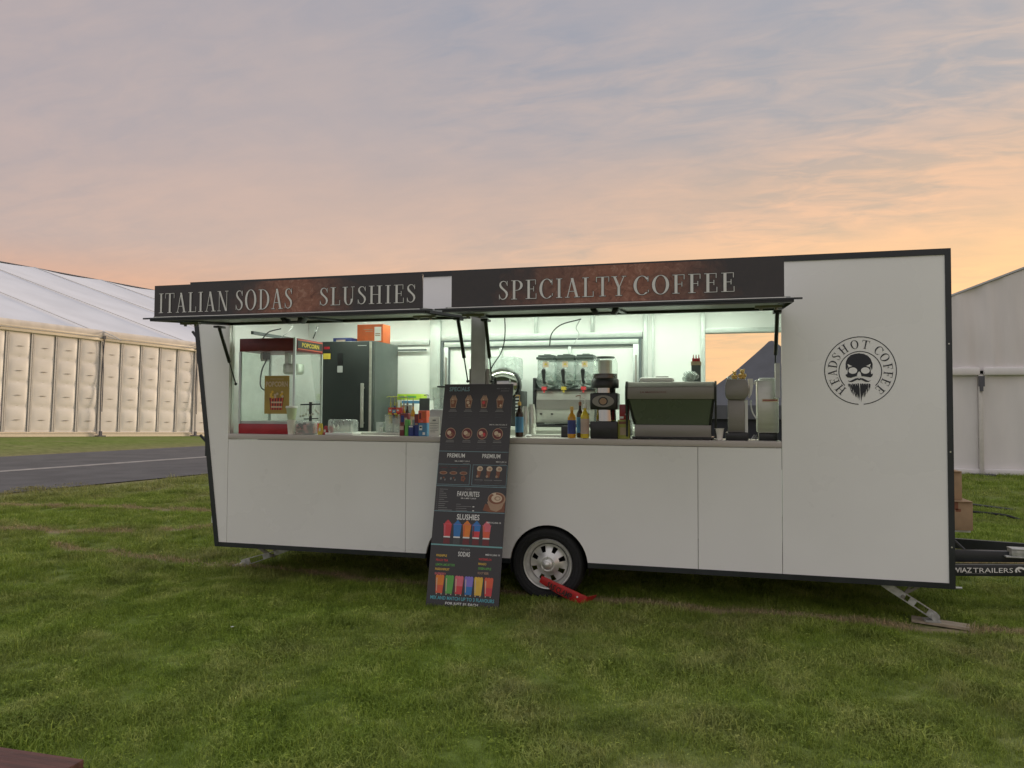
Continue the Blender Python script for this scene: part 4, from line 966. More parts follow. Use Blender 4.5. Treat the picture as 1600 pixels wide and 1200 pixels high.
# cardboard boxes and stand by the drawbar
def carton(x0, x1, y0, y1, z0, z1, lbl, tape):
    b = thing('cardboard_box', lbl, 'box', ((x0+x1)/2, (y0+y1)/2, z0), 'cardboard boxes stacked behind the trailer end')
    G().box(x0, x1, y0, y1, z0, z1).build('box_body', 'card', b, bevel=.003)
    g = G(); g.box(x0+.004, x1-.004, y0-.02, (y0+y1)/2-.002, z1+.001, z1+.004); g.box(x0+.004, x1-.004, (y0+y1)/2+.002, y1+.01, z1+.001, z1+.004); g.build('flap', 'card', b)
    if tape: G().box(x0+.19, x0+.235, y0-.0015, y0-.0005, z1-.07, z1-.004).box(x0+.215, x0+.255, y0-.0015, y0-.0005, z1-.085, z1-.06).build('tape', 'print_brown', b)
carton(3.11, 3.455, .93, 1.25, .598, .838, 'lower cardboard box with brown tape behind the trailer end', True)
carton(3.11, 3.395, 1.0, 1.26, .843, 1.085, 'upper cardboard box stacked on the taped one behind the trailer end', False)
stn = thing('white_stand', 'white stand carrying the cardboard boxes on the drawbar', 'stand', (3.2, 1.05, .41))
G().box(3.09, 3.45, .98, 1.22, .575, .596).build('shelf', 'white_plastic', stn)
for x, y in ((3.265, .99), (3.10, .99), (3.10, 1.18), (3.265, 1.18)): G().box(x, x+.035, y, y+.03, .409, .574).build('leg', 'white_plastic', stn)
tag(G().tube([(3.12,.75,.68),(3.2,.72,.6),(3.27,.62,.52),(3.33,.55,.45)], .009, 8).build('power_cable', 'plastic_black'), 'black cable hanging from the trailer end down to the drawbar', 'cable')
tag(G().tube([(4.6,8.7,.05),(5.2,8.2,.07),(5.5,8.0,.05),(5.95,7.6,.03)], .02, 8).build('ground_pole', 'plastic_black'), 'black pole lying on the grass beside the upper cardboard box', 'pole')
tag(G().tube([(4.9,7.3,.04),(5.35,6.9,.05),(5.5,6.6,.06),(5.62,6.4,.03)], .018, 8).build('ground_hose', 'rubber'), 'dark hose lying on the grass nearest the drawbar', 'hose')

# foreground timber bench
bn = thing('timber_bench', 'red-brown timber bench plank at the bottom left corner', 'bench', (-1.6, -4.5, 0))
for k, y in enumerate((-4.232, -4.385)):
    G().box(-2.9, -.612-.004*k, y-.145, y, .405, .45).build('plank', ['timber'], bn, bevel=.004)
for x in (-.95, -2.6): G().box(x, x+.08, -4.50, -4.26, .0, .404).build('leg', 'timber', bn)

# ---- leaning menu board
mb = thing('menu_board', 'tall charcoal drinks menu board leaning on the trailer beside the wheel', 'menu board', (-.6, -.42, 0))
BX0, BX1 = -.905, -.288; BT = Vector((0, -.026, 1.815)); BB = Vector((0, -.413, -.01))
bn_ = (BT-BB).normalized(); bnn = Vector((0, -bn_.z, bn_.y))      # outward normal toward -Y
def bp_(u, v, o=0.0):                                             # u 0..1 left to right, v 0..1 top to bottom
    c = BT.lerp(BB, v)+bnn*o; sk = (u-.5)*0
    return (BX0+(BX1-BX0)*u-.012*v+.0, c.y, c.z)
g = G(); g.hexa([bp_(0,1,-.006), bp_(1,1,-.006), bp_(1,1,0), bp_(0,1,0)], [bp_(0,0,-.006), bp_(1,0,-.006), bp_(1,0,0), bp_(0,0,0)])
bd = g.build('board_panel', 'board', mb)
PM = ['print_white','print_grey','print_dim','teal','cyan','bluegrey_print','print_red','print_blue','print_orange','print_yellow','print_green','print_purple','print_pink','print_tan','print_brown','print_cream','print_darkred','print_tomato','board']
PI_ = {n: i for i, n in enumerate(PM)}
g = G()
def T_(txt, u0, u1, v0, v1, m_='print_white', bold=.02): put_text(g, txt, u0, u1, v1, v0, lambda u, v: bp_(u, v, .0012), PI_[m_], bold)
def R_(u0, u1, v0, v1, m_, o=.0008): g.add([bp_(u0,v1,o), bp_(u1,v1,o), bp_(u1,v0,o), bp_(u0,v0,o)], [(0,1,2,3)], PI_[m_])
def Q_(pts, m_, o=.001): g.add([bp_(u, v, o) for u, v in pts], [tuple(range(len(pts)))], PI_[m_])
def E_(cu, cv, ru, rv, m_, o=.001, n=20): Q_([(cu+ru*math.cos(2*PI*i/n), cv+rv*math.sin(2*PI*i/n)) for i in range(n)], m_, o)
def frame(u0, u1, v0, v1, m_='bluegrey_print', w=.006):
    R_(u0, u1, v0, v0+w*.33, m_); R_(u0, u1, v1-w*.33, v1, m_); R_(u0, u0+w, v0, v1, m_); R_(u1-w, u1, v0, v1, m_)
T_('SPECIALS', .075, .375, .013, .034, 'bluegrey_print', .03)
T_('MED 10 | LRG 12', .77, .95, .0185, .0255, 'print_grey'); R_(.83, .945, .0315, .0335, 'print_grey')
for k, u in enumerate((.15, .373, .60, .827)):
    for s_ in (-1, 0, 1): Q_([(u+s_*.03-.022, .072), (u+s_*.03+.022, .072), (u+s_*.016, .05)], 'print_tan', .0009+.0001*(s_+1))
    Q_([(u-.055, .070), (u+.055, .070), (u+.036, .113), (u-.036, .113)], 'print_tan')
    Q_([(u-.042, .077), (u+.042, .077), (u+.028, .109), (u-.028, .109)], 'print_brown', .0014)
    E_(u-.008, .087, .022, .008, ['print_tan', 'print_cream', 'print_red', 'print_brown'][k], .0017); E_(u+.012, .101, .014, .006, ['print_brown', 'print_cream', 'print_darkred', 'print_cream'][k], .002)
    E_(u-.012, .073, .008, .003, 'print_cream', .002)
    R_(u-.045, u+.045, .1205, .1235, 'print_grey'); R_(u-.06, u+.06, .1265, .1295, 'print_grey')
    for j in range(3): R_(u-.06+.01*(j % 2), u+.06-.012*j, .141+.0075*j, .1425+.0075*j, 'print_dim')
T_('MED 8 | LRG 10 | LRG 12', .70, .95, .187, .194, 'print_white'); R_(.84, .95, .2005, .2025, 'print_grey')
for k, u in enumerate((.145, .385, .605, .825)):
    E_(u, .232, .076, .0265, 'print_tan'); E_(u, .232, .066, .023, 'print_darkred', .0013); E_(u-.02, .229, .03, .010, 'print_cream', .0016); E_(u+.025, .236, .022, .009, ['print_brown', 'print_tan', 'print_red', 'print_cream'][k], .0018); E_(u, .240, .02, .006, 'print_tan', .002)
    R_(u-.055, u+.055, .263, .2655, 'print_grey'); R_(u-.06, u+.06, .2695, .2725, 'print_grey')
    for j in range(3): R_(u-.07+.01*(j % 2), u+.07-.012*j, .284+.0075*j, .2855+.0075*j, 'print_dim')
R_(0, 1, .313, .3155, 'bluegrey_print')
T_('PREMIUM', .125, .38, .324, .343, bold=.015); T_('PREMIUM', .63, .885, .324, .343, bold=.015)
T_('SML 6 | MED 7 | LRG 8', .24, .455, .356, .363); R_(.36, .455, .368, .370, 'print_grey'); T_('MED 8 | LRG 10', .83, .975, .356, .363); R_(.88, .97, .367, .369, 'print_grey')
frame(.0, .475, .373, .466); frame(.505, .995, .373, .466)
for k, u in enumerate((.09, .235, .38)):
    R_(u-.06, u+.06, .381, .3835, 'print_dim'); R_(u-.05, u+.05, .3875, .3895, 'print_darkred'); R_(u-.03, u+.04, .393, .395, 'print_dim'); R_(u-.035, u+.035, .399, .401, 'print_dim')
    E_(u, .413, .055, .0075, 'print_tan'); E_(u, .413, .045, .0055, 'print_brown', .0014)
    if k < 2: E_(u-.03, .439, .014, .006, 'print_grey', .0012); E_(u+.03, .444, .01, .005, 'print_grey', .0012); E_(u+.01, .435, .014, .004, 'print_brown', .0011)
    else:
        for a in range(5): E_(u+.022*math.cos(a*1.256), .437+.009*math.sin(a*1.256), .013, .006, 'print_brown', .0012+.0001*a)
for k, u in enumerate((.60, .735, .87)):
    E_(u+.01, .391, .042, .012, 'print_cream'); E_(u+.015, .391, .022, .006, 'print_tan', .0014); Q_([(u-.03, .401), (u+.03, .401), (u+.015, .43), (u-.02, .43)], 'print_brown', .0012); E_(u-.02, .425, .016, .006, 'print_tan', .0016)
    R_(u-.055, u+.06, .440, .4425, 'print_grey'); R_(u-.04, u+.05, .447, .449, 'print_dim'); R_(u-.05, u+.03, .4535, .4555, 'print_dim')
R_(0, 1, .4705, .473, 'bluegrey_print')
T_('CAFE', .425, .51, .4805, .4885, 'print_grey', 0.0); T_('FAVOURITES', .315, .63, .494, .517, bold=.015); T_('SML 6 | MED 7 | LRG 8', .37, .585, .522, .529)
for j, w_ in enumerate((.12,.06,.10,.11,.12,.08,.14,.10,.09,.13,.20)): R_(.055, .055+w_, .486+.0092*j, .4885+.0092*j, 'print_grey'); R_(.025, .033, .4865+.0092*j, .4882+.0092*j, 'print_grey')
for j, (w_, p_) in enumerate(((.07,0),(.22,1),(.15,0),(.16,1))): R_(.31, .31+w_, .551+.009*j, .553+.009*j, 'print_grey'); p_ and R_(.545, .57, .550+.009*j, .554+.009*j, 'print_white')
Q_([(.69,.575),(.72,.545),(.78,.55),(.99,.53),(.995,.58),(.80,.582)], 'print_brown', .0009); Q_([(.74,.536),(.99,.528),(.95,.565),(.88,.579),(.80,.572)], 'print_tan', .0012)
E_(.875, .524, .125, .030, 'print_tan', .0014, 28); E_(.87, .522, .108, .024, 'print_brown', .0017, 28); E_(.875, .521, .075, .017, 'print_cream', .002, 24); E_(.885, .521, .045, .010, 'print_tan', .0023); E_(.89, .521, .026, .006, 'print_cream', .0026); Q_([(.80,.50),(.86,.495),(.86,.512)], 'print_cream', .0022)
R_(0, 1, .583, .586, 'bluegrey_print')
T_('SLUSHIES', .335, .655, .595, .620, bold=.018); T_('MED 8 | LRG 10', .76, .955, .624, .6325)
for u, c1, c2, c3 in ((.215,'print_red','print_red','print_pink'), (.355,'print_blue','print_blue','print_blue'), (.488,'print_orange','print_orange','print_tomato'), (.622,'print_blue','print_red','print_darkred'), (.765,'print_pink','print_tomato','print_tomato')):
    E_(u, .638, .045, .009, c1, .0009); Q_([(u-.04,.638),(u+.04,.638),(u+.01,.623),(u-.01,.623)], c1, .001); R_(u-.062, u+.062, .6395, .6415, 'print_pink' if c1 != 'print_blue' else 'print_purple', .0016)
    Q_([(u-.058,.641),(u+.058,.641),(u+.051,.668),(u-.051,.668)], c1, .0011); Q_([(u-.051,.668),(u+.051,.668),(u+.043,.697),(u-.043,.697)], c2, .0011)
    Q_([(u-.043,.703),(u+.043,.703),(u+.048,.727),(u-.048,.727)], 'print_darkred' if c2 != 'print_blue' else 'print_dim', .0011)
    Q_([(u-.048,.645),(u-.030,.645),(u-.028,.69),(u-.040,.69)], c3, .0015); R_(u-.047, u+.047, .694, .700, 'print_white', .0018)
R_(0, 1, .729, .735, 'teal')
T_('ITALIAN', .42, .55, .743, .752, 'print_grey', 0.0); T_('SODAS', .395, .56, .758, .779, bold=.018); T_('MED 8 | LRG 10', .775, .97, .762, .771)
for j, (t_, w_, c) in enumerate((('PINEAPPLE',.15,'print_yellow'), ('PEACH TEA',.17,'print_red'), ('LEMON LIME BITTERS',.27,'print_green'), ('PASSIONFRUIT',.20,'print_yellow'), ('RASPBERRY',.155,'print_pink'))): T_(t_, .09, .09+w_, .774+.0195*j, .784+.0195*j, c)
for j, (t_, w_, c) in enumerate((('WATERMELON',.175,'print_red'), ('MANGO',.11,'print_yellow'), ('GREEN APPLE',.18,'print_green'), ('ROOT BEER',.15,'print_tan'), ('CHERRY',.115,'print_darkred'))): T_(t_, .685, .685+w_, .781+.0195*j, .791+.0195*j, c)
for u, c1, c2 in ((.168,'print_orange','print_tomato'), (.303,'print_green','print_green'), (.437,'print_pink','print_red'), (.572,'print_purple','print_blue'), (.705,'print_yellow','print_yellow'), (.845,'print_tomato','print_red')):
    Q_([(u-.060,.868),(u+.060,.868),(u+.053,.905),(u-.053,.905)], c1, .0011); Q_([(u-.053,.905),(u+.053,.905),(u+.046,.939),(u-.046,.939)], c2, .0011)
    for s_ in (-1, 0, 1): E_(u+.037*s_, .8665, .02, .005, c1, .0013+.0001*s_)
    Q_([(u-.048,.875),(u-.036,.875),(u-.032,.93),(u-.040,.93)], 'print_cream', .0016); R_(u-.04, u-.026, .940, .9445, 'print_cream'); R_(u+.026, u+.04, .940, .9445, 'print_cream')
T_('MIX AND MATCH UP TO 3 FLAVOURS', .055, .935, .951, .966, 'cyan', .02); T_('FOR JUST $1 EACH', .27, .72, .974, .988, bold=.02)
g.build('menu_print', PM, bd, fix=False, smooth=0)

# ================================================================== THINGS ON THE COUNTER
CT = OZ0+.0005
# popcorn machine
pc = thing('popcorn_machine', 'red and glass popcorn machine at the left end of the counter', 'popcorn machine', (-2.74, .35, CT))
X0, X1, Y0, Y1 = -3.02, -2.425, .06, .58
G().box(X0, X1, Y0, Y1, CT, 1.452).build('base', 'red', pc, bevel=.004)
G().box(X0+.01, X1-.01, Y0+.01, Y1-.01, 1.453, 1.478).build('tray', 'light_grey', pc)
tp = G().box(X0, X1, Y0, Y1, 2.14, 2.262).build('top_box', 'maroon', pc, bevel=.004)
g = G(); g.box(X1+.0005, X1+.004, Y0+.04, Y1-.02, 2.155, 2.25); g.build('sign_panel', 'plastic_black', tp)
g = G()
def side(u, v): return (X1+.006, Y0+.04+u*(Y1-Y0-.06), 2.155+v*.095)
put_text(g, 'POPCORN', .16, .86, .28, .72, side, 0, .03)
for v0 in (.02, .9): g.add([side(0, v0), side(1, v0), side(1, v0+.08), side(0, v0+.08)], [(0,1,2,3)], 1)
g.build('sign_print', ['yellow', 'print_tomato'], tp, fix=False, smooth=0)
for x in (X0-.002, X1-.018):
    for y in (Y0-.002, Y1-.018): G().box(x, x+.02, y, y+.02, 1.453, 2.139 if True else 0).build('corner_post', 'alu', pc)
G().box(X1-.017, X1+.003, Y0-.003, Y0+.017, 2.14, 2.264).build('corner_post', 'alu', pc)
g = G(); g.box(X0+.02, X1-.02, Y0+.004, Y0+.008, 1.48, 2.138); g.build('front_glass', 'glass', pc)
for x in (X1-.008, X0+.004): G().box(x, x+.004, Y0+.02, Y1-.02, 1.48, 2.138).build('side_glass', 'glass', pc)
g = G(); g.lathe(-2.60, .33, [(.0,1.93),(.085,1.93),(.10,1.95),(.10,2.02),(.095,2.03),(.0,2.035)], 24); g.bar((-2.60,.33,2.03), (-2.60,.33,2.14), .02, .02); g.box(-2.68, -2.645, .3, .36, 2.03, 2.139); g.build('kettle', 'steel', pc)
G().lathe(-2.90, .3, [(.0,2.06),(.035,2.06),(.045,2.09),(.045,2.138)], 16).build('lamp_housing', 'light_grey', pc)
g = G(); g.tube([(-2.81,.2,2.137),(-2.82,.2,2.06),(-2.86,.2,1.98),(-2.88,.2,1.88),(-2.87,.2,1.80),(-2.80,.2,1.765),(-2.72,.2,1.765)], .007, 8); g.box(-2.84, -2.79, .17, .22, 2.07, 2.138); g.build('power_lead', 'strap', pc)
po = G().add([(-2.735,.048,1.548),(-2.472,.048,1.548),(-2.472,.048,1.905),(-2.735,.048,1.905)], [(0,1,2,3)]).build('poster', 'poster_gold', pc, fix=False)
g = G(); fp = lambda u, v: (-2.735+u*.263, .0465, 1.548+v*.357)
put_text(g, 'POPCORN', .06, .94, .71, .85, fp, 0, .03); put_text(g, 'FRESH FRESH', .24, .76, .90, .93, fp, 0)
g.add([fp(.25,.1), fp(.72,.1), fp(.78,.42), fp(.2,.42)], [(0,1,2,3)], 1)
for k in range(5): g.add([(p_[0], p_[1]-.0006, p_[2]) for p_ in (fp(.27+.1*k,.1), fp(.31+.1*k,.1), fp(.315+.11*k,.42), fp(.27+.11*k,.42))], [(0,1,2,3)], 2)
for v0 in (.16, .28): g.add([(p_[0], p_[1]-.001, p_[2]) for p_ in (fp(.28,v0), fp(.72,v0), fp(.72,v0+.04), fp(.28,v0+.04))], [(0,1,2,3)], 0)
for k in range(14):
    u, v = random.uniform(.25, .74), random.uniform(.42, .58); g.add([(p_[0], p_[1]-.0012-.0001*k, p_[2]) for p_ in [fp(u+.05*math.cos(a), v+.035*math.sin(a)) for a in [i*PI/4 for i in range(8)]]], [tuple(range(8))], 3 if k % 2 else 0)
g.build('poster_print', ['print_cream', 'print_darkred', 'print_tomato', 'print_yellow'], po, fix=False, smooth=0)

# stacked cups
def cup(x, y, z_, h, r0, r1, m_, lbl, lid=None, name='takeaway_cup', grp=None, n=20):
    c = thing(name, lbl, 'cup', (x, y, z_), grp)
    G().lathe(x, y, [(0,z_),(r0,z_),(r1,z_+h),(r1+.003,z_+h),(r1+.003,z_+h-.004)] + ([(r1-.004,z_+h),(r0,z_+.01),(0,z_+.01)] if not lid else []), n).build('cup_body', m_, c)
    if lid: G().lathe(x, y, [(r1+.004,z_+h-.008),(r1+.006,z_+h),(r1+.002,z_+h+.012),(0,z_+h+.014)], n).build('lid', lid, c)
    return c
cup(-2.437, .035, CT, .135, .03, .043, 'paper', 'white paper cup at the bottom of the two-cup stack beside the popcorn machine', None, grp='two stacked cups by the popcorn machine')
cup(-2.437, .035, CT+.137, .115, .036, .05, 'cup_green', 'green-tinted cup with white lid on top of the two-cup stack', 'white_plastic', grp='two stacked cups by the popcorn machine')
# trinket rack over clear tub
rk = thing('trinket_rack', 'black T-shaped rack hung with small silver trinkets by the popcorn machine', 'rack', (-2.30, .14, CT))
g = G(); g.box(-2.312, -2.29, .13, .15, CT, 1.66); g.bar((-2.405,.14,1.635), (-2.20,.14,1.64), .012, .012); g.bar((-2.37,.14,1.50), (-2.22,.14,1.505), .01, .01); g.lathe(-2.30, .14, [(0,CT),(.06,CT),(.06,CT+.01),(0,CT+.012)], 16); g.build('stand', 'plastic_black', rk)
for k in range(11):
    x = -2.40+.019*k+random.uniform(-.004,.004); zt_ = 1.63; ln = random.uniform(.03,.10)
    g = G(); g.cyl((x,.135,zt_), (x,.135,zt_-ln), .0015, n=5); g.ell((x,.13,zt_-ln-.01), (.010,.006,.013), 8, 6); g.build('trinket', 'steel', rk)
tb = thing('clear_tub', 'clear plastic tub of dark pods under the trinket rack', 'tub', (-2.31, .1, CT))
G().box(-2.41, -2.205, .03, .11, CT+.001, CT+.125).build('tub_body', 'acrylic', tb, bevel=.012)
g = G()
for k in range(26): g.ell((random.uniform(-2.395,-2.22), random.uniform(.05,.09), CT+.02+random.uniform(0,.08)), (.018,.013,.012), 8, 6)
g.build('pods', 'plastic_black', tb)
# small sauce bags
for x, w_, h_, m_, l in ((-2.152, .03, .105, 'yellow', 'small yellow snack packet beside the clear tub'), (-2.098, .027, .082, 'red', 'small red snack packet, left of the pair next to the lidded tub'), (-2.050, .027, .080, 'red', 'small red snack packet touching the lidded tub')):
    b = thing('snack_packet', l, 'packet', (x, .06, CT), 'snack packets by the popcorn machine')
    G().hexa([(x-w_*.8,.045,CT),(x+w_*.8,.045,CT),(x+w_*.8,.085,CT),(x-w_*.8,.085,CT)], [(x-w_*.6,.06,CT+h_),(x+w_*.6,.06,CT+h_),(x+w_*.6,.07,CT+h_),(x-w_*.6,.07,CT+h_)]).build('packet_body', m_, b, bevel=.006)
    g = G(); g.ell((x, .046, CT+h_*.45), (w_*.35, .004, h_*.16), 10, 6); g.build('print_patch', 'paper', b)
# lidded clear cake tub
ct = thing('lidded_tub', 'clear lidded tub of small white pots in front of the fridge', 'tub', (-1.95, .12, CT))
G().box(-2.075, -1.83, .04, .2, CT+.02, 1.50).build('lid', 'acrylic', ct, bevel=.022)
G().box(-2.09, -1.812, .03, .21, CT, CT+.022).build('tray', 'white_plastic', ct, bevel=.006)
for k in range(5): G().lathe(-2.045+.045*k, .11, [(0,CT+.023),(.014,CT+.023),(.02,CT+.06),(.012,CT+.075),(.004,CT+.095),(0,CT+.096)], 12).build('pot', 'paper', ct)
# fridge
fr = thing('fridge', 'tall dark grey upright fridge with pale vertical handle', 'fridge', (-2.42, 1.4, .5))
G().box(-2.735, -2.135, 1.17, 1.78, .52, 2.322).build('cabinet', 'fridge_side', fr, bevel=.004)
dr = G().box(-2.735, -2.133, 1.10, 1.165, .55, 2.318).build('door', 'fridge', fr, bevel=.008)
G().box(-2.163, -2.137, 1.092, 1.1, .56, 2.31).build('door_edge', 'steel', dr)
g = G(); g.box(-2.243, -2.208, 1.05, 1.07, 1.40, 1.868); g.box(-2.235, -2.215, 1.07, 1.099, 1.44, 1.46); g.box(-2.235, -2.215, 1.07, 1.099, 1.81, 1.83); g.build('handle', 'steel', dr, bevel=.005)
G().box(-2.535, -2.475, 1.094, 1.0995, 2.06, 2.19).build('display', 'plastic_black', dr); G().box(-2.535, -2.475, 1.094, 1.0995, 1.985, 2.055).build('dispenser', 'light_grey', dr)
G().box(-2.705, -2.62, 1.096, 1.0995, 2.13, 2.19).box(-2.705, -2.62, 1.0955, 1.0992, 2.195, 2.235, 1).box(-2.695, -2.63, 1.0955, 1.0992, 2.236, 2.262, 2).build('energy_label', ['yellow', 'plastic_black', 'red'], dr)
G().box(-2.30, -2.20, 1.097, 1.0995, 2.265, 2.272).build('badge', 'light_grey', dr)
ob = thing('orange_box', 'orange carton with white label standing on top of the fridge', 'box', (-2.3, 1.5, 2.323))
G().box(-2.47, -2.16, 1.42, 1.62, 2.323, 2.53).build('box_body', 'orange', ob, bevel=.003)
g = G(); g.box(-2.2595+.0, -2.18, 1.417, 1.4195, 2.345, 2.50); g.build('label', 'print_white', ob)
g = G(); g.box(-2.39, -2.28, 1.4175, 1.4195, 2.47, 2.478); g.box(-2.37, -2.28, 1.4175, 1.4195, 2.45, 2.457); g.box(-2.25, -2.19, 1.414, 1.4165, 2.42, 2.43); g.box(-2.25, -2.19, 1.414, 1.4165, 2.40, 2.41); g.build('print_line', 'print_tan', ob)
fb = thing('flat_box', 'flat dark blue box lying on the fridge left of the orange carton', 'box', (-2.6, 1.45, 2.323))
G().box(-2.70, -2.48, 1.3, 1.6, 2.323, 2.375, 0).build('box_body', 'navy', fb, bevel=.003); G().box(-2.66, -2.55, 1.2985, 1.2995, 2.33, 2.355).build('label', 'label_beige', fb)

# syrup bottles with pumps
def bottle(x, y, z_, h, r, liq, lbl_m, label, pump=True, grp=None, cap='plastic_black', liq_h=.55, n=18):
    b = thing('syrup_bottle', label, 'bottle', (x, y, z_), grp); hb = h*.56; hn = h*.80
    G().lathe(x, y, [(0,z_),(r,z_+.003),(r,z_+hb),(r*.85,z_+hb+h*.05),(r*.38,z_+hb+h*.13),(r*.34,z_+hn),(0,z_+hn)], n).build('bottle_body', liq, b)
    G().lathe(x, y, [(r+.0008,z_+h*.12),(r+.0008,z_+hb*.88)], n).build('label', lbl_m, b)
    g = G(); g.lathe(x, y, [(r*.42,z_+hn-.012),(r*.45,z_+hn),(r*.42,z_+hn+.02),(0,z_+hn+.021)], 12)
    if pump: g.cyl((x,y,z_+hn+.02), (x,y,z_+h), .003, n=6); g.tube([(x+.006,y,z_+h),(x-.012,y-.005,z_+h+.004),(x-.035,y-.015,z_+h-.004)], .0045, 6)
    g.build('pump' if pump else 'cap', cap, b); return b
SYG = 'row of pump syrup bottles on the left counter'
for x, y, h, li, lb, t_ in ((-1.605,.40,.355,'olive','yellow','yellow-labelled'), (-1.572,.42,.355,'navy','skyblue','blue-labelled'), (-1.540,.40,.355,'olive','kraft','tan-labelled'), (-1.508,.42,.35,'amber','label_beige','beige-labelled'), (-1.470,.40,.352,'amber','kraft','amber'), (-1.425,.38,.35,'dark_syrup','print_white','dark white-labelled'), (-1.36,.36,.345,'amber','print_cream','cream-labelled'), (-1.235,.42,.37,'acrylic','label_beige','clear')):
    bottle(x, y, CT, h, .0155 if x < -1.45 else .022, li, lb, {'yellow-labelled': 'pump bottle with yellow label, leftmost of the syrup row', 'blue-labelled': 'pump bottle with blue label, second from left in the syrup row', 'tan-labelled': 'olive pump bottle with tan label, third from left in the syrup row', 'beige-labelled': 'amber pump bottle with beige label, fourth from left in the syrup row', 'amber': 'amber pump bottle with tan label, fifth from left in the syrup row', 'dark white-labelled': 'dark pump bottle with white label in the syrup row', 'cream-labelled': 'amber pump bottle with cream label in the syrup row', 'clear': 'clear pump bottle standing alone right of the syrup row'}[t_], True, SYG, 'olive' if x < -1.5 else 'steel_dark', n=14)
def simple_box(name, label, cat, x0, x1, y0, y1, z0, z1, m_, pm=None, grp=None, prints=()):
    b = thing(name, label, cat, ((x0+x1)/2, (y0+y1)/2, z0), grp)
    G().box(x0, x1, y0, y1, z0, z1).build('box_body', m_, b, bevel=.0025)
    for k, (u0, u1, v0, v1, pm_) in enumerate(prints):
        w_, h_ = x1-x0, z1-z0; o_ = .0008+.0003*k
        G().add([(x0+u0*w_,y0-o_,z0+v0*h_),(x0+u1*w_,y0-o_,z0+v0*h_),(x0+u1*w_,y0-o_,z0+v1*h_),(x0+u0*w_,y0-o_,z0+v1*h_)], [(0,1,2,3)]).build('print_patch', pm_, b, fix=False)
    return b
GB = 'small boxes and holders on the left counter'
for x0, x1, y0, z1, l in ((-1.72,-1.645,.28,1.475,'low clear holder, leftmost on the tray'), (-1.64,-1.555,.30,1.545,'tall clear holder standing on the tray'), (-1.55,-1.475,.28,1.52,'clear holder below the colourful candy box')):
    b = thing('clear_holder', 'clear plastic holder: '+l if False else l+' beside the fridge', 'holder', (x0, y0, 1.379), GB)
    G().box(x0, x1, y0+.045, y0+.13, 1.379, z1).build('holder_body', 'acrylic', b, bevel=.004); G().box(x0+.008, x1-.008, y0+.055, y0+.12, 1.382, 1.379+(z1-1.379)*.5).build('contents', 'bench_top', b)
simple_box('candy_box', 'colourful red and blue candy box on the clear holders', 'box', -1.585, -1.465, .30, .38, 1.546, 1.612, 'red', grp=GB, prints=((.02,.32,.3,.95,'print_tomato'), (.34,.66,.2,.7,'skyblue'), (.68,.98,.3,.95,'print_tomato'), (.0,.3,0,.25,'yellow'), (.5,.75,0,.22,'yellow'), (.1,.25,.5,.7,'print_white'), (.42,.58,.4,.55,'print_white'), (.75,.9,.5,.7,'print_white')))
simple_box('snack_box', 'dark red snack box beside the tray, tallest at the back of the row', 'box', -1.395, -1.318, .14, .2, CT, 1.56, 'maroon', grp=GB, prints=((.1,.5,.6,.9,'navy'), (.55,.9,.3,.8,'label_beige')))
simple_box('snack_box', 'short terracotta box at the front of the counter left of the green packet', 'box', -1.365, -1.322, .06, .12, CT, 1.455, 'print_darkred', grp=GB, prints=((.1,.9,.55,.9,'label_beige'),))
simple_box('snack_box', 'narrow green packet standing upright on the counter edge', 'box', -1.316, -1.283, .06, .12, CT, 1.503, 'print_green', grp=GB)
simple_box('snack_box', 'low navy box right of the green packet', 'box', -1.28, -1.232, .06, .12, CT, 1.45, 'navy', grp=GB, prints=((.1,.9,.85,.97,'print_white'),))
simple_box('snack_box', 'grey box standing behind the low navy box', 'box', -1.272, -1.232, .13, .18, CT, 1.505, 'light_grey', grp=GB)
simple_box('snack_box', 'tall maroon and navy box left of the blue carton', 'box', -1.228, -1.186, .07, .13, CT, 1.555, 'navy', grp=GB, prints=((.05,.95,.6,.98,'maroon'), (.2,.8,.5,.58,'print_tan')))
simple_box('snack_box', 'blue carton under the red one', 'box', -1.183, -1.105, .06, .14, CT, 1.475, 'skyblue', grp=GB, prints=((.1,.45,.45,.8,'print_white'), (.15,.4,.6,.72,'logo'), (.5,.8,.1,.3,'print_white')))
simple_box('snack_box', 'red carton with round print stacked on the blue one', 'box', -1.187, -1.108, .06, .14, 1.476, 1.585, 'print_tomato', grp=GB, prints=((.1,.35,.3,.8,'maroon'), (.5,.85,.4,.9,'orange'), (.3,.6,.05,.2,'print_pink')))
simple_box('price_card', 'white printed card standing on the counter left of the menu board', 'card', -1.085, -.985, .06, .068, CT, 1.53, 'paper', prints=((.35,.65,.78,.86,'print_grey'),(.1,.9,.66,.68,'print_dim'),(.1,.85,.54,.56,'print_grey'),(.1,.9,.46,.48,'print_grey'),(.1,.8,.38,.40,'print_grey'),(.1,.9,.30,.32,'print_grey'),(.1,.6,.22,.24,'print_grey')))
simple_box('cleaning_cloth_pack', 'lime green and blue pack on the white cabinet by the back wall', 'pack', -2.07, -1.785, 1.62, 1.8, 1.70, 1.765, 'lime', prints=((.05,.3,.3,.7,'print_green'), (.4,.8,.3,.7,'print_green')))
simple_box('microwave', 'white cabinet with blue top edge by the back wall', 'cabinet', -2.02, -1.75, 1.60, 1.95, 1.4185, 1.698, 'white_plastic', prints=((.05,.95,.86,.97,'skyblue'), (.02,.5,.05,.8,'steel_dark')))
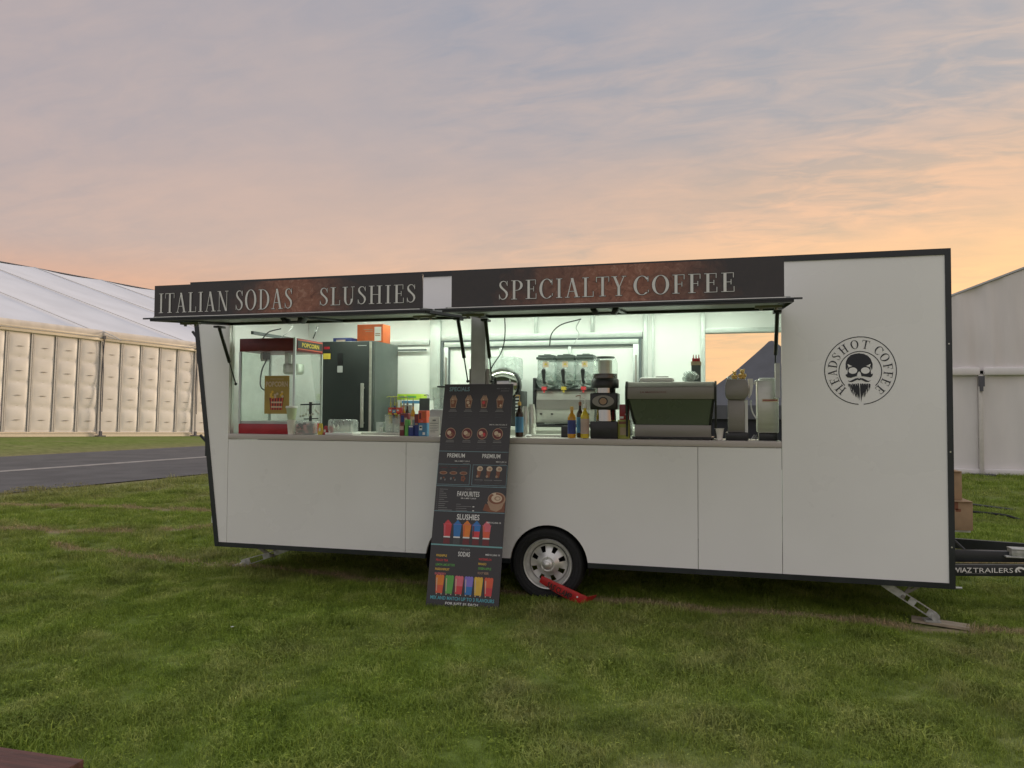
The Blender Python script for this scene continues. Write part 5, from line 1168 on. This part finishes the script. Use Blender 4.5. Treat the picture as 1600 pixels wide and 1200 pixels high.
# white blender behind the menu board
bl = thing('blender', 'white blender jug with black lid partly hidden by the menu board', 'blender', (-1.12, .45, CT))
G().box(-1.20, -1.05, .36, .49, CT, 1.60).build('motor_base', 'light_grey', bl, bevel=.02); G().lathe(-1.12, .43, [(0,1.60),(.055,1.60),(.075,1.80),(.0,1.80)], 16).build('jug', 'acrylic', bl); G().box(-1.13, -1.03, .37, .48, 1.80, 1.815).build('lid', 'plastic_black', bl, bevel=.006)
tg = thing('card_reader', 'tilted dark tablet screen beside the white blender', 'tablet', (-1.24, .4, CT))
G().hexa([(-1.30,.36,1.55),(-1.20,.36,1.55),(-1.20,.375,1.55),(-1.30,.375,1.55)], [(-1.315,.40,1.70),(-1.215,.40,1.70),(-1.215,.415,1.70),(-1.315,.415,1.70)]).build('screen', 'fridge_side', tg, bevel=.003)
G().bar((-1.255,.40,CT), (-1.255,.385,1.56), .02, .02).build('stem', 'steel_dark', tg)

# juice dispenser, back bench
jd = thing('juice_dispenser', 'clear square drink dispenser with domed front behind the centre post', 'drink dispenser', (-.83, 1.75, 1.419))
G().box(-1.02, -.70, 1.6, 1.95, 1.92, 2.17).build('tank', 'acrylic', jd, bevel=.03)
G().box(-1.04, -.66, 1.62, 1.97, 1.419, 1.80).build('cabinet', 'plastic_black', jd, bevel=.01)
g = G(); g.lathe(-.84, 1.86, [(.17, 1.56), (.175, 1.60), (.175, 1.75)], 32, 0, 'y'); g.lathe(-.84, 1.86, [(.0, 1.53), (.09,1.535),(.14,1.545),(.17,1.56)], 32, 0, 'y'); g.build('dome', 'steel_mirror', jd)
G().lathe(-.84, 1.86, [(.178,1.60),(.19,1.61),(.19,1.68),(.178,1.69)], 32, 0, 'y').build('dome_band', 'plastic_black', jd)
g = G()
for k in range(9): g.box(-.70, -.665, 1.605, 1.618, 1.45+.036*k, 1.468+.036*k)
g.build('vent_slat', 'light_grey', jd)
G().bar((-.93,1.5,1.86), (-.93,1.5,1.95), .04, .04).build('tap', 'plastic_black', jd)
# tall bottle with blue label
bottle(-.279, .15, CT, .36, .036, 'dark_syrup', 'skyblue', 'dark pump bottle with blue label right of the menu board', True, None, 'gold')
# steel cup stack
for k, (x, y, h, lbl) in enumerate(((-.292,.50,.27,'tall stack of clear cups, front of the two beside the blue-labelled bottle'), (-.243,.60,.29,'tall stack of clear cups, rear of the two beside the slush machine'))):
    c = thing('cup_stack', lbl, 'cup stack', (x, y, 1.376), 'stacks of clear cups')
    b0 = 1.3755 if y < .5 else 1.357
    y = .42 if k == 0 else .45
    g = G(); g.lathe(x, y, [(0,b0),(.040,b0),(.043,b0+h*.3),(.036,b0+h*.8),(.024,b0+h),(0,b0+h)], 20)
    for j in range(8): g.lathe(x, y, [(.0435,b0+.02+.012*j),(.046,b0+.024+.012*j),(.0435,b0+.028+.012*j)], 20)
    g.build('cup', 'steel', c)
# slush machine
sm = thing('slush_machine', 'steel slush machine with three clear tanks on the back bench', 'slush machine', (-.14, 1.7, 1.419))
G().box(-.455, .165, 1.52, 1.95, 1.46, 1.80).build('cabinet', 'steel', sm, bevel=.006)
G().box(-.45, .16, 1.512, 1.519, 1.60, 1.70).build('front_badge', 'steel_dark', sm)
G().box(-.485, -.457, 1.50, 1.95, 1.42, 1.93).build('side_panel', 'plastic_black', sm, bevel=.004); G().box(.167, .195, 1.50, 1.95, 1.42, 1.93).build('side_panel', 'plastic_black', sm, bevel=.004)
G().box(-.46, .17, 1.38, 1.51, 1.42, 1.452).build('drip_tray', 'plastic_black', sm, bevel=.008)
g = G()
for x in (-.40, -.28, .0, .1): g.box(x-.012, x+.012, 1.508, 1.5115, 1.545, 1.56)
g.build('latch_slot', 'plastic_black', sm)
for k, (xc, m_) in enumerate(((-.345,'print_red'), (-.140,'yellow'), (.065,'print_red'))):
    tk = G().lathe(xc, 1.90, [(.092,1.46),(.096,1.48),(.096,1.90),(.0,1.905)], 28, 0, 'y').build('tank', 'acrylic', sm, smooth=50)
    G().box(xc-.092, xc+.092, 1.50, 1.90, 1.90, 2.12).build('tank_top', 'acrylic', tk, bevel=.012)
    g = G(); g.box(xc-.096, xc+.096, 1.46, 1.92, 2.121, 2.148); g.box(xc-.085, xc+.085, 1.50, 1.9, 2.148, 2.17); g.box(xc-.035, xc+.04, 1.55, 1.7, 2.17, 2.182); g.build('lid', 'fridge_side', tk, bevel=.008)
    g = G(); g.lathe(xc, 1.88, [(.02,1.44),(.022,1.88)], 12, 0, 'y')
    pts = [(xc+.07*math.cos(a*1.1), 1.52+.03*a, 1.89+.07*math.sin(a*1.1)) for a in range(12)]; g.tube(pts, .010, 6); g.build('auger', 'white_plastic', tk)
    g = G(); g.hexa([(xc-.012,1.42,1.87),(xc+.004,1.42,1.87),(xc+.004,1.45,1.87),(xc-.012,1.45,1.87)], [(xc-.026,1.40,2.0),(xc+.016,1.40,2.0),(xc+.016,1.43,2.0),(xc-.026,1.43,2.0)]); g.ell((xc-.005,1.415,2.005), (.021,.015,.02), 10, 8); g.build('tap_handle', 'plastic_black', tk)
    g = G(); g.box(xc-.022, xc+.022, 1.40, 1.46, 1.80, 1.835); g.cyl((xc,1.42,1.775), (xc,1.42,1.80), .010, n=10); g.build('spout', m_, tk)
    G().add([(xc-.03,1.497,2.04),(xc+.03,1.497,2.04),(xc+.03,1.497,2.10),(xc-.03,1.497,2.10)], [(0,1,2,3)], 0).add([(xc-.018,1.495,2.062),(xc+.018,1.495,2.062),(xc,1.495,2.088)], [(0,1,2)], 1).build('warning_label', ['print_cream', 'yellow'], tk, fix=False)
G().box(-.475, .185, 1.48, 1.95, 1.80-.0, 1.815).build('tank_deck', 'plastic_black', sm, bevel=.003)
# black knock box and small bits
kb = thing('knock_box', 'small black knock box on the counter left of the amber bottle', 'box', (.11, .3, CT))
G().box(.07, .16, .25, .36, CT, 1.457).build('tub', 'plastic_black', kb, bevel=.006); G().bar((.0, .33, 1.468), (.15, .33, 1.47), .03, .012).build('bar', 'rubber', kb)
tag(G().ell((-.21,.2,CT+.012), (.03,.03,.012), 12, 6).build('crumpled_wrapper', 'white_plastic'), 'crumpled white wrapper lying on the counter beside the blue-labelled bottle', 'wrapper')
bottle(.193, .10, CT, .31, .035, 'amber', 'navy', 'amber bottle with navy label and no pump, left of the grinder tower', False, None, 'gold')
bottle(.243, .22, CT, .36, .030, 'dark_syrup', 'skyblue', 'dark pump bottle with blue label behind the two amber bottles', True, None, 'print_brown')
bottle(.309, .08, CT, .335, .036, 'yellow_syrup', 'label_beige', 'yellow syrup bottle with beige label and clear pump touching the grinder tower', True, None, 'white_plastic')
# coffee machine tower (hopper grinder)
gt = thing('coffee_grinder', 'tall round coffee grinder with clear hopper and oval badge', 'coffee grinder', (.465, .17, CT))
cx_, cy_ = .462, .20
G().box(.352, .582, .08, .32, CT, 1.503).build('base', 'plastic_black', gt, bevel=.01)
G().lathe(cx_, cy_, [(0,1.504),(.096,1.504),(.092,1.60),(0,1.60)], 32).build('lower_body', 'steel_mirror', gt)
em = G().box(.35, .577, .085, .30, 1.60, 1.742).build('badge_housing', 'plastic_black', gt, bevel=.012)
g = G(); g.add([(cx_+.092*math.cos(2*PI*i/32), .0835, 1.671+.05*math.sin(2*PI*i/32)) for i in range(32)], [tuple(range(32))], 0); g.add([(cx_+.040*math.cos(2*PI*i/24), .082, 1.671+.036*math.sin(2*PI*i/24)) for i in range(24)], [tuple(range(24))], 1); g.add([(cx_+.030*math.cos(2*PI*i/24), .081, 1.671+.027*math.sin(2*PI*i/24)) for i in range(24)], [tuple(range(24))], 2); g.build('oval_badge', ['steel_dark', 'plastic_black', 'print_tan'], em, fix=False)
G().lathe(cx_, cy_, [(0,1.742),(.09,1.742),(.09,1.784),(0,1.784)], 32).build('neck', 'steel_mirror', gt); G().lathe(cx_, cy_, [(0,1.784),(.115,1.784),(.117,1.80),(.117,1.85),(.110,1.862),(0,1.862)], 32).build('collar', 'plastic_black', gt)
G().lathe(cx_, cy_, [(.103,1.863),(.105,1.90),(.103,1.905),(0,1.906)], 32).build('bean_ring', 'dark_syrup', gt); G().lathe(cx_, cy_, [(.106,1.865),(.106,2.0),(.09,2.035),(.0,2.038)], 32).build('hopper', 'glass', gt)
G().lathe(cx_+.0, cy_+.0, [(.06,1.907),(.06,2.02),(0,2.022)], 24).build('inner_tube', 'steel', gt); G().lathe(cx_, cy_, [(0,2.039),(.085,2.039),(.08,2.052),(0,2.054)], 24).build('lid', 'fridge_side', gt)
simple_box('tea_box', 'red tea box with small white label stacked on the yellow box', 'box', .592, .672, .13, .19, 1.516, 1.645, 'red', grp='tea boxes by the espresso machine', prints=((.05,.45,.08,.22,'print_white'), (.6,.7,.3,.4,'print_white')))
simple_box('tea_box', 'yellow-green tea box under the red one', 'box', .58, .678, .12, .20, CT, 1.515, 'olive', grp='tea boxes by the espresso machine', prints=((.1,.9,.78,.92,'print_brown'), (.2,.8,.2,.6,'kraft')))
# espresso machine (seen from behind)
es = thing('espresso_machine', 'wide stainless espresso machine seen from its back', 'espresso machine', (1.02, .25, CT))
ex0, ex1 = .655, 1.378
for x in (ex0-.004, ex1-.012):
    G().prismx([(.035,1.686),(.035,1.79),(.075,1.835),(.5,1.835),(.5,1.686),(.46,1.48),(.46,CT+.02),(.10,CT+.02),(.10,1.48)] if False else [(.46,CT+.02),(.46,1.48),(.50,1.686),(.50,1.835),(.075,1.835),(.032,1.79),(.032,1.686),(.10,1.48),(.10,CT+.02)], x, x+.016).build('side_panel', 'plastic_black', es)
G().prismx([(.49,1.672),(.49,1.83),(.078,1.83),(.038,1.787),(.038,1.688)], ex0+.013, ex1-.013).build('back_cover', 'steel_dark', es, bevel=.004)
# sloped lower back panel: trapezoid
g = G(); a0, a1 = .685, 1.348; b0, b1 = .735, 1.318
g.hexa([(b0,.112,1.478),(b1,.112,1.478),(b1,.44,1.478),(b0,.44,1.478)], [(a0,.045,1.686),(a1,.045,1.686),(a1,.44,1.686),(a0,.44,1.686)]); g.build('back_panel', 'panel_green', es)
g = G(); 
for (xa, xb, xc_, xd) in ((ex0+.012, a0-.001, b0-.001, b0-.02), (a1+.001, ex1-.012, b1+.02, b1+.001)):
    pass
g.hexa([(b0-.022,.106,1.478),(b0-.001,.106,1.478),(b0-.001,.3,1.478),(b0-.022,.3,1.478)], [(ex0+.013,.04,1.686),(a0-.001,.04,1.686),(a0-.001,.3,1.686),(ex0+.013,.3,1.686)])
g.hexa([(b1+.001,.106,1.478),(b1+.022,.106,1.478),(b1+.022,.3,1.478),(b1+.001,.3,1.478)], [(a1+.001,.04,1.686),(ex1-.013,.04,1.686),(ex1-.013,.3,1.686),(a1+.001,.3,1.686)]); g.build('frame_edge', 'plastic_black', es)
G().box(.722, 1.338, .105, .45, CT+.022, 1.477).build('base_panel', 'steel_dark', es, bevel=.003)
g = G(); g.box(.70, 1.36, .11, .45, CT+.008, CT+.021)
for x in (.72, 1.33): g.cyl((x,.14,CT), (x,.14,CT+.01), .018, n=12)
g.build('foot', 'plastic_black', es)
g = G(); fe = lambda u, v: (u, .0365, v); put_text(g, 'LA MARZOCCO', .775, .985, 1.738, 1.752, fe, 0, .01); g.build('brand_lettering', 'print_darkred', es, fix=False, smooth=0)
ET = 1.8355
tag(G().box(.745, 1.03, .25, .45, ET, 1.875).build('lid_tray', 'white_plastic', bevel=.018), 'white tray of cup lids on the left of the espresso machine top', 'tray')
tag(G().box(.88, .985, .3, .4, 1.8755, 1.886).build('coaster', 'steel_dark', bevel=.003), 'small dark coaster lying on the white lid tray', 'coaster')
cb = G(); 
for k in range(16):
    cb.ell((1.165+.055*math.cos(k*2.4)*(k/16), .34+.04*math.sin(k*2.4), ET+.03+.018*(k % 3)), (.032,.03,.028), 8, 6)
M['crinkle'] = glass('crinkled_clear_film', (.93,.97,.95), .30, .1)
tag(cb.build('clear_lid_bag', 'crinkle', fix=False), 'crinkled clear bag of dome lids on the espresso machine', 'bag')
sq = thing('sauce_caddy', 'dark caddy with kraft band holding red-nozzled sauce bottles on the espresso machine', 'caddy', (1.21, .46, ET))
G().box(1.172, 1.25, .44, .50, ET, 1.985).build('caddy_body', 'fridge_side', sq); G().box(1.168, 1.254, .436, .504, 1.986, 2.018).build('caddy_band', 'kraft', sq)
for x in (1.188, 1.211, 1.234): G().lathe(x, .47, [(0,2.0185),(.0115,2.0185),(.0115,2.045),(.005,2.052),(.003,2.078),(0,2.079)], 10).build('nozzle', 'red', sq)
cup(1.402, .12, CT, .095, .024, .036, 'paper', 'small white paper cup between the espresso machine and the tall steel grinder', name='paper_cup')
# grinder with figurines
gr = thing('espresso_grinder', 'slim steel coffee grinder with dark round-shouldered head', 'coffee grinder', (1.54, .2, CT))
g = G(); pr = [(1.458,1.70),(1.475,1.686),(1.60,1.686),(1.628,1.72),(1.635,1.77),(1.622,1.825),(1.61,1.852),(1.462,1.852),(1.45,1.80),(1.45,1.73)]
g.prism(pr, .11, .30); g.build('head', 'steel_dark', gr, bevel=.004)
G().prism([(1.637,1.70),(1.655,1.73),(1.668,1.80),(1.665,1.855),(1.630,1.855),(1.640,1.80)], .14, .30).build('head_side', 'steel', gr)
G().box(1.47, 1.60, .14, .30, CT+.065, 1.685).build('body', 'steel_dark', gr, bevel=.003); G().box(1.602, 1.625, .16, .30, CT+.065, 1.685).build('body_side', 'white_plastic', gr)
G().box(1.452, 1.628, .09, .32, CT, CT+.064).build('base', 'plastic_black', gr, bevel=.01)
G().tube([(1.65,.25,1.68),(1.655,.22,1.62),(1.67,.2,1.57),(1.695,.18,1.53)], .006, 8).build('hose', 'white_plastic', gr)
for x, s_, l in ((1.523, .9, 'smaller gold bear figurine on the left of the grinder head'), (1.585, 1.12, 'larger gold bear figurine on the right of the grinder head')):
    bz = 1.8525; g = G(); g.ell((x,.2,bz+.022*s_), (.022*s_,.018*s_,.024*s_), 12, 8); g.ell((x,.195,bz+.056*s_), (.016*s_,.015*s_,.016*s_), 12, 8)
    for q in (-1, 1): g.ell((x+q*.013*s_,.195,bz+.070*s_), (.006*s_,.004*s_,.006*s_), 8, 6); g.ell((x+q*.021*s_,.188,bz+.028*s_), (.008*s_,.008*s_,.014*s_), 8, 6); g.ell((x+q*.014*s_,.183,bz+.009*s_), (.010*s_,.012*s_,.009*s_), 8, 6)
    g.ell((x,.180,bz+.052*s_), (.006*s_,.005*s_,.005*s_), 8, 6)
    tag(g.build('bear_figurine', 'gold'), l, 'figurine', 'gold bear figurines on the grinder')
tag(G().lathe(1.48, .2, [(0,1.8525),(.016,1.8525),(.02,1.865),(.012,1.876),(0,1.877)], 12).build('glass_knob', 'acrylic'), 'small clear bowl at the left edge of the grinder head', 'bowl')
# milk boiler
mbx = thing('water_boiler', 'tall stainless water boiler with red label at the right end of the counter', 'water boiler', (1.78, .28, CT))
G().box(1.70, 1.862, .16, .42, CT+.06, 1.845).build('tank', 'steel', mbx, bevel=.012); G().box(1.715, 1.85, .18, .40, 1.846, 1.862).build('lid', 'white_plastic', mbx, bevel=.006)
G().box(1.712, 1.855, .18, .40, CT, CT+.059).build('base', 'plastic_black', mbx, bevel=.004)
G().tube([(1.70,.18,1.84),(1.685,.17,1.835),(1.675,.165,1.81)], .008, 8).build('spout', 'white_plastic', mbx)
g = G().add([(1.735,.1585,1.668),(1.858,.1585,1.668),(1.858,.1585,1.692),(1.735,.1585,1.692)], [(0,1,2,3)], 0); g.add([(1.742,.1575,1.678),(1.85,.1575,1.678),(1.85,.1575,1.686),(1.742,.1575,1.686)], [(0,1,2,3)], 1); g.build('red_label', ['print_cream', 'red'], mbx, fix=False)
bs = G()
for k in range(7): bs.tube([(1.64+.008*k, .12+.01*k, CT+.006+.004*k), (1.66+.006*k, .15, CT+.02+.012*(k % 3)), (1.69, .18+.01*k, CT+.008)], .003, 5)
tag(bs.build('cable_tangle', 'light_grey'), 'tangle of pale leads on the counter between the steel grinder and the boiler', 'cables')
# bits on the grass
g = G()
for x, y in ((-1.95,-1.52), (-4.4,2.6)):
    for k in range(6): a = k*PI/3; z0 = hgt(x, y)+.045; g.add([(x,y,z0), (x+.011*math.cos(a-.35),y+.011*math.sin(a-.35),z0+.003), (x+.015*math.cos(a),y+.015*math.sin(a),z0+.002), (x+.011*math.cos(a+.35),y+.011*math.sin(a+.35),z0+.003)], [(0,1,2,3)])
tag(g.build('daisies', 'print_white', fix=False), 'few tiny white daisies scattered in the lawn', 'flowers', kind='stuff')
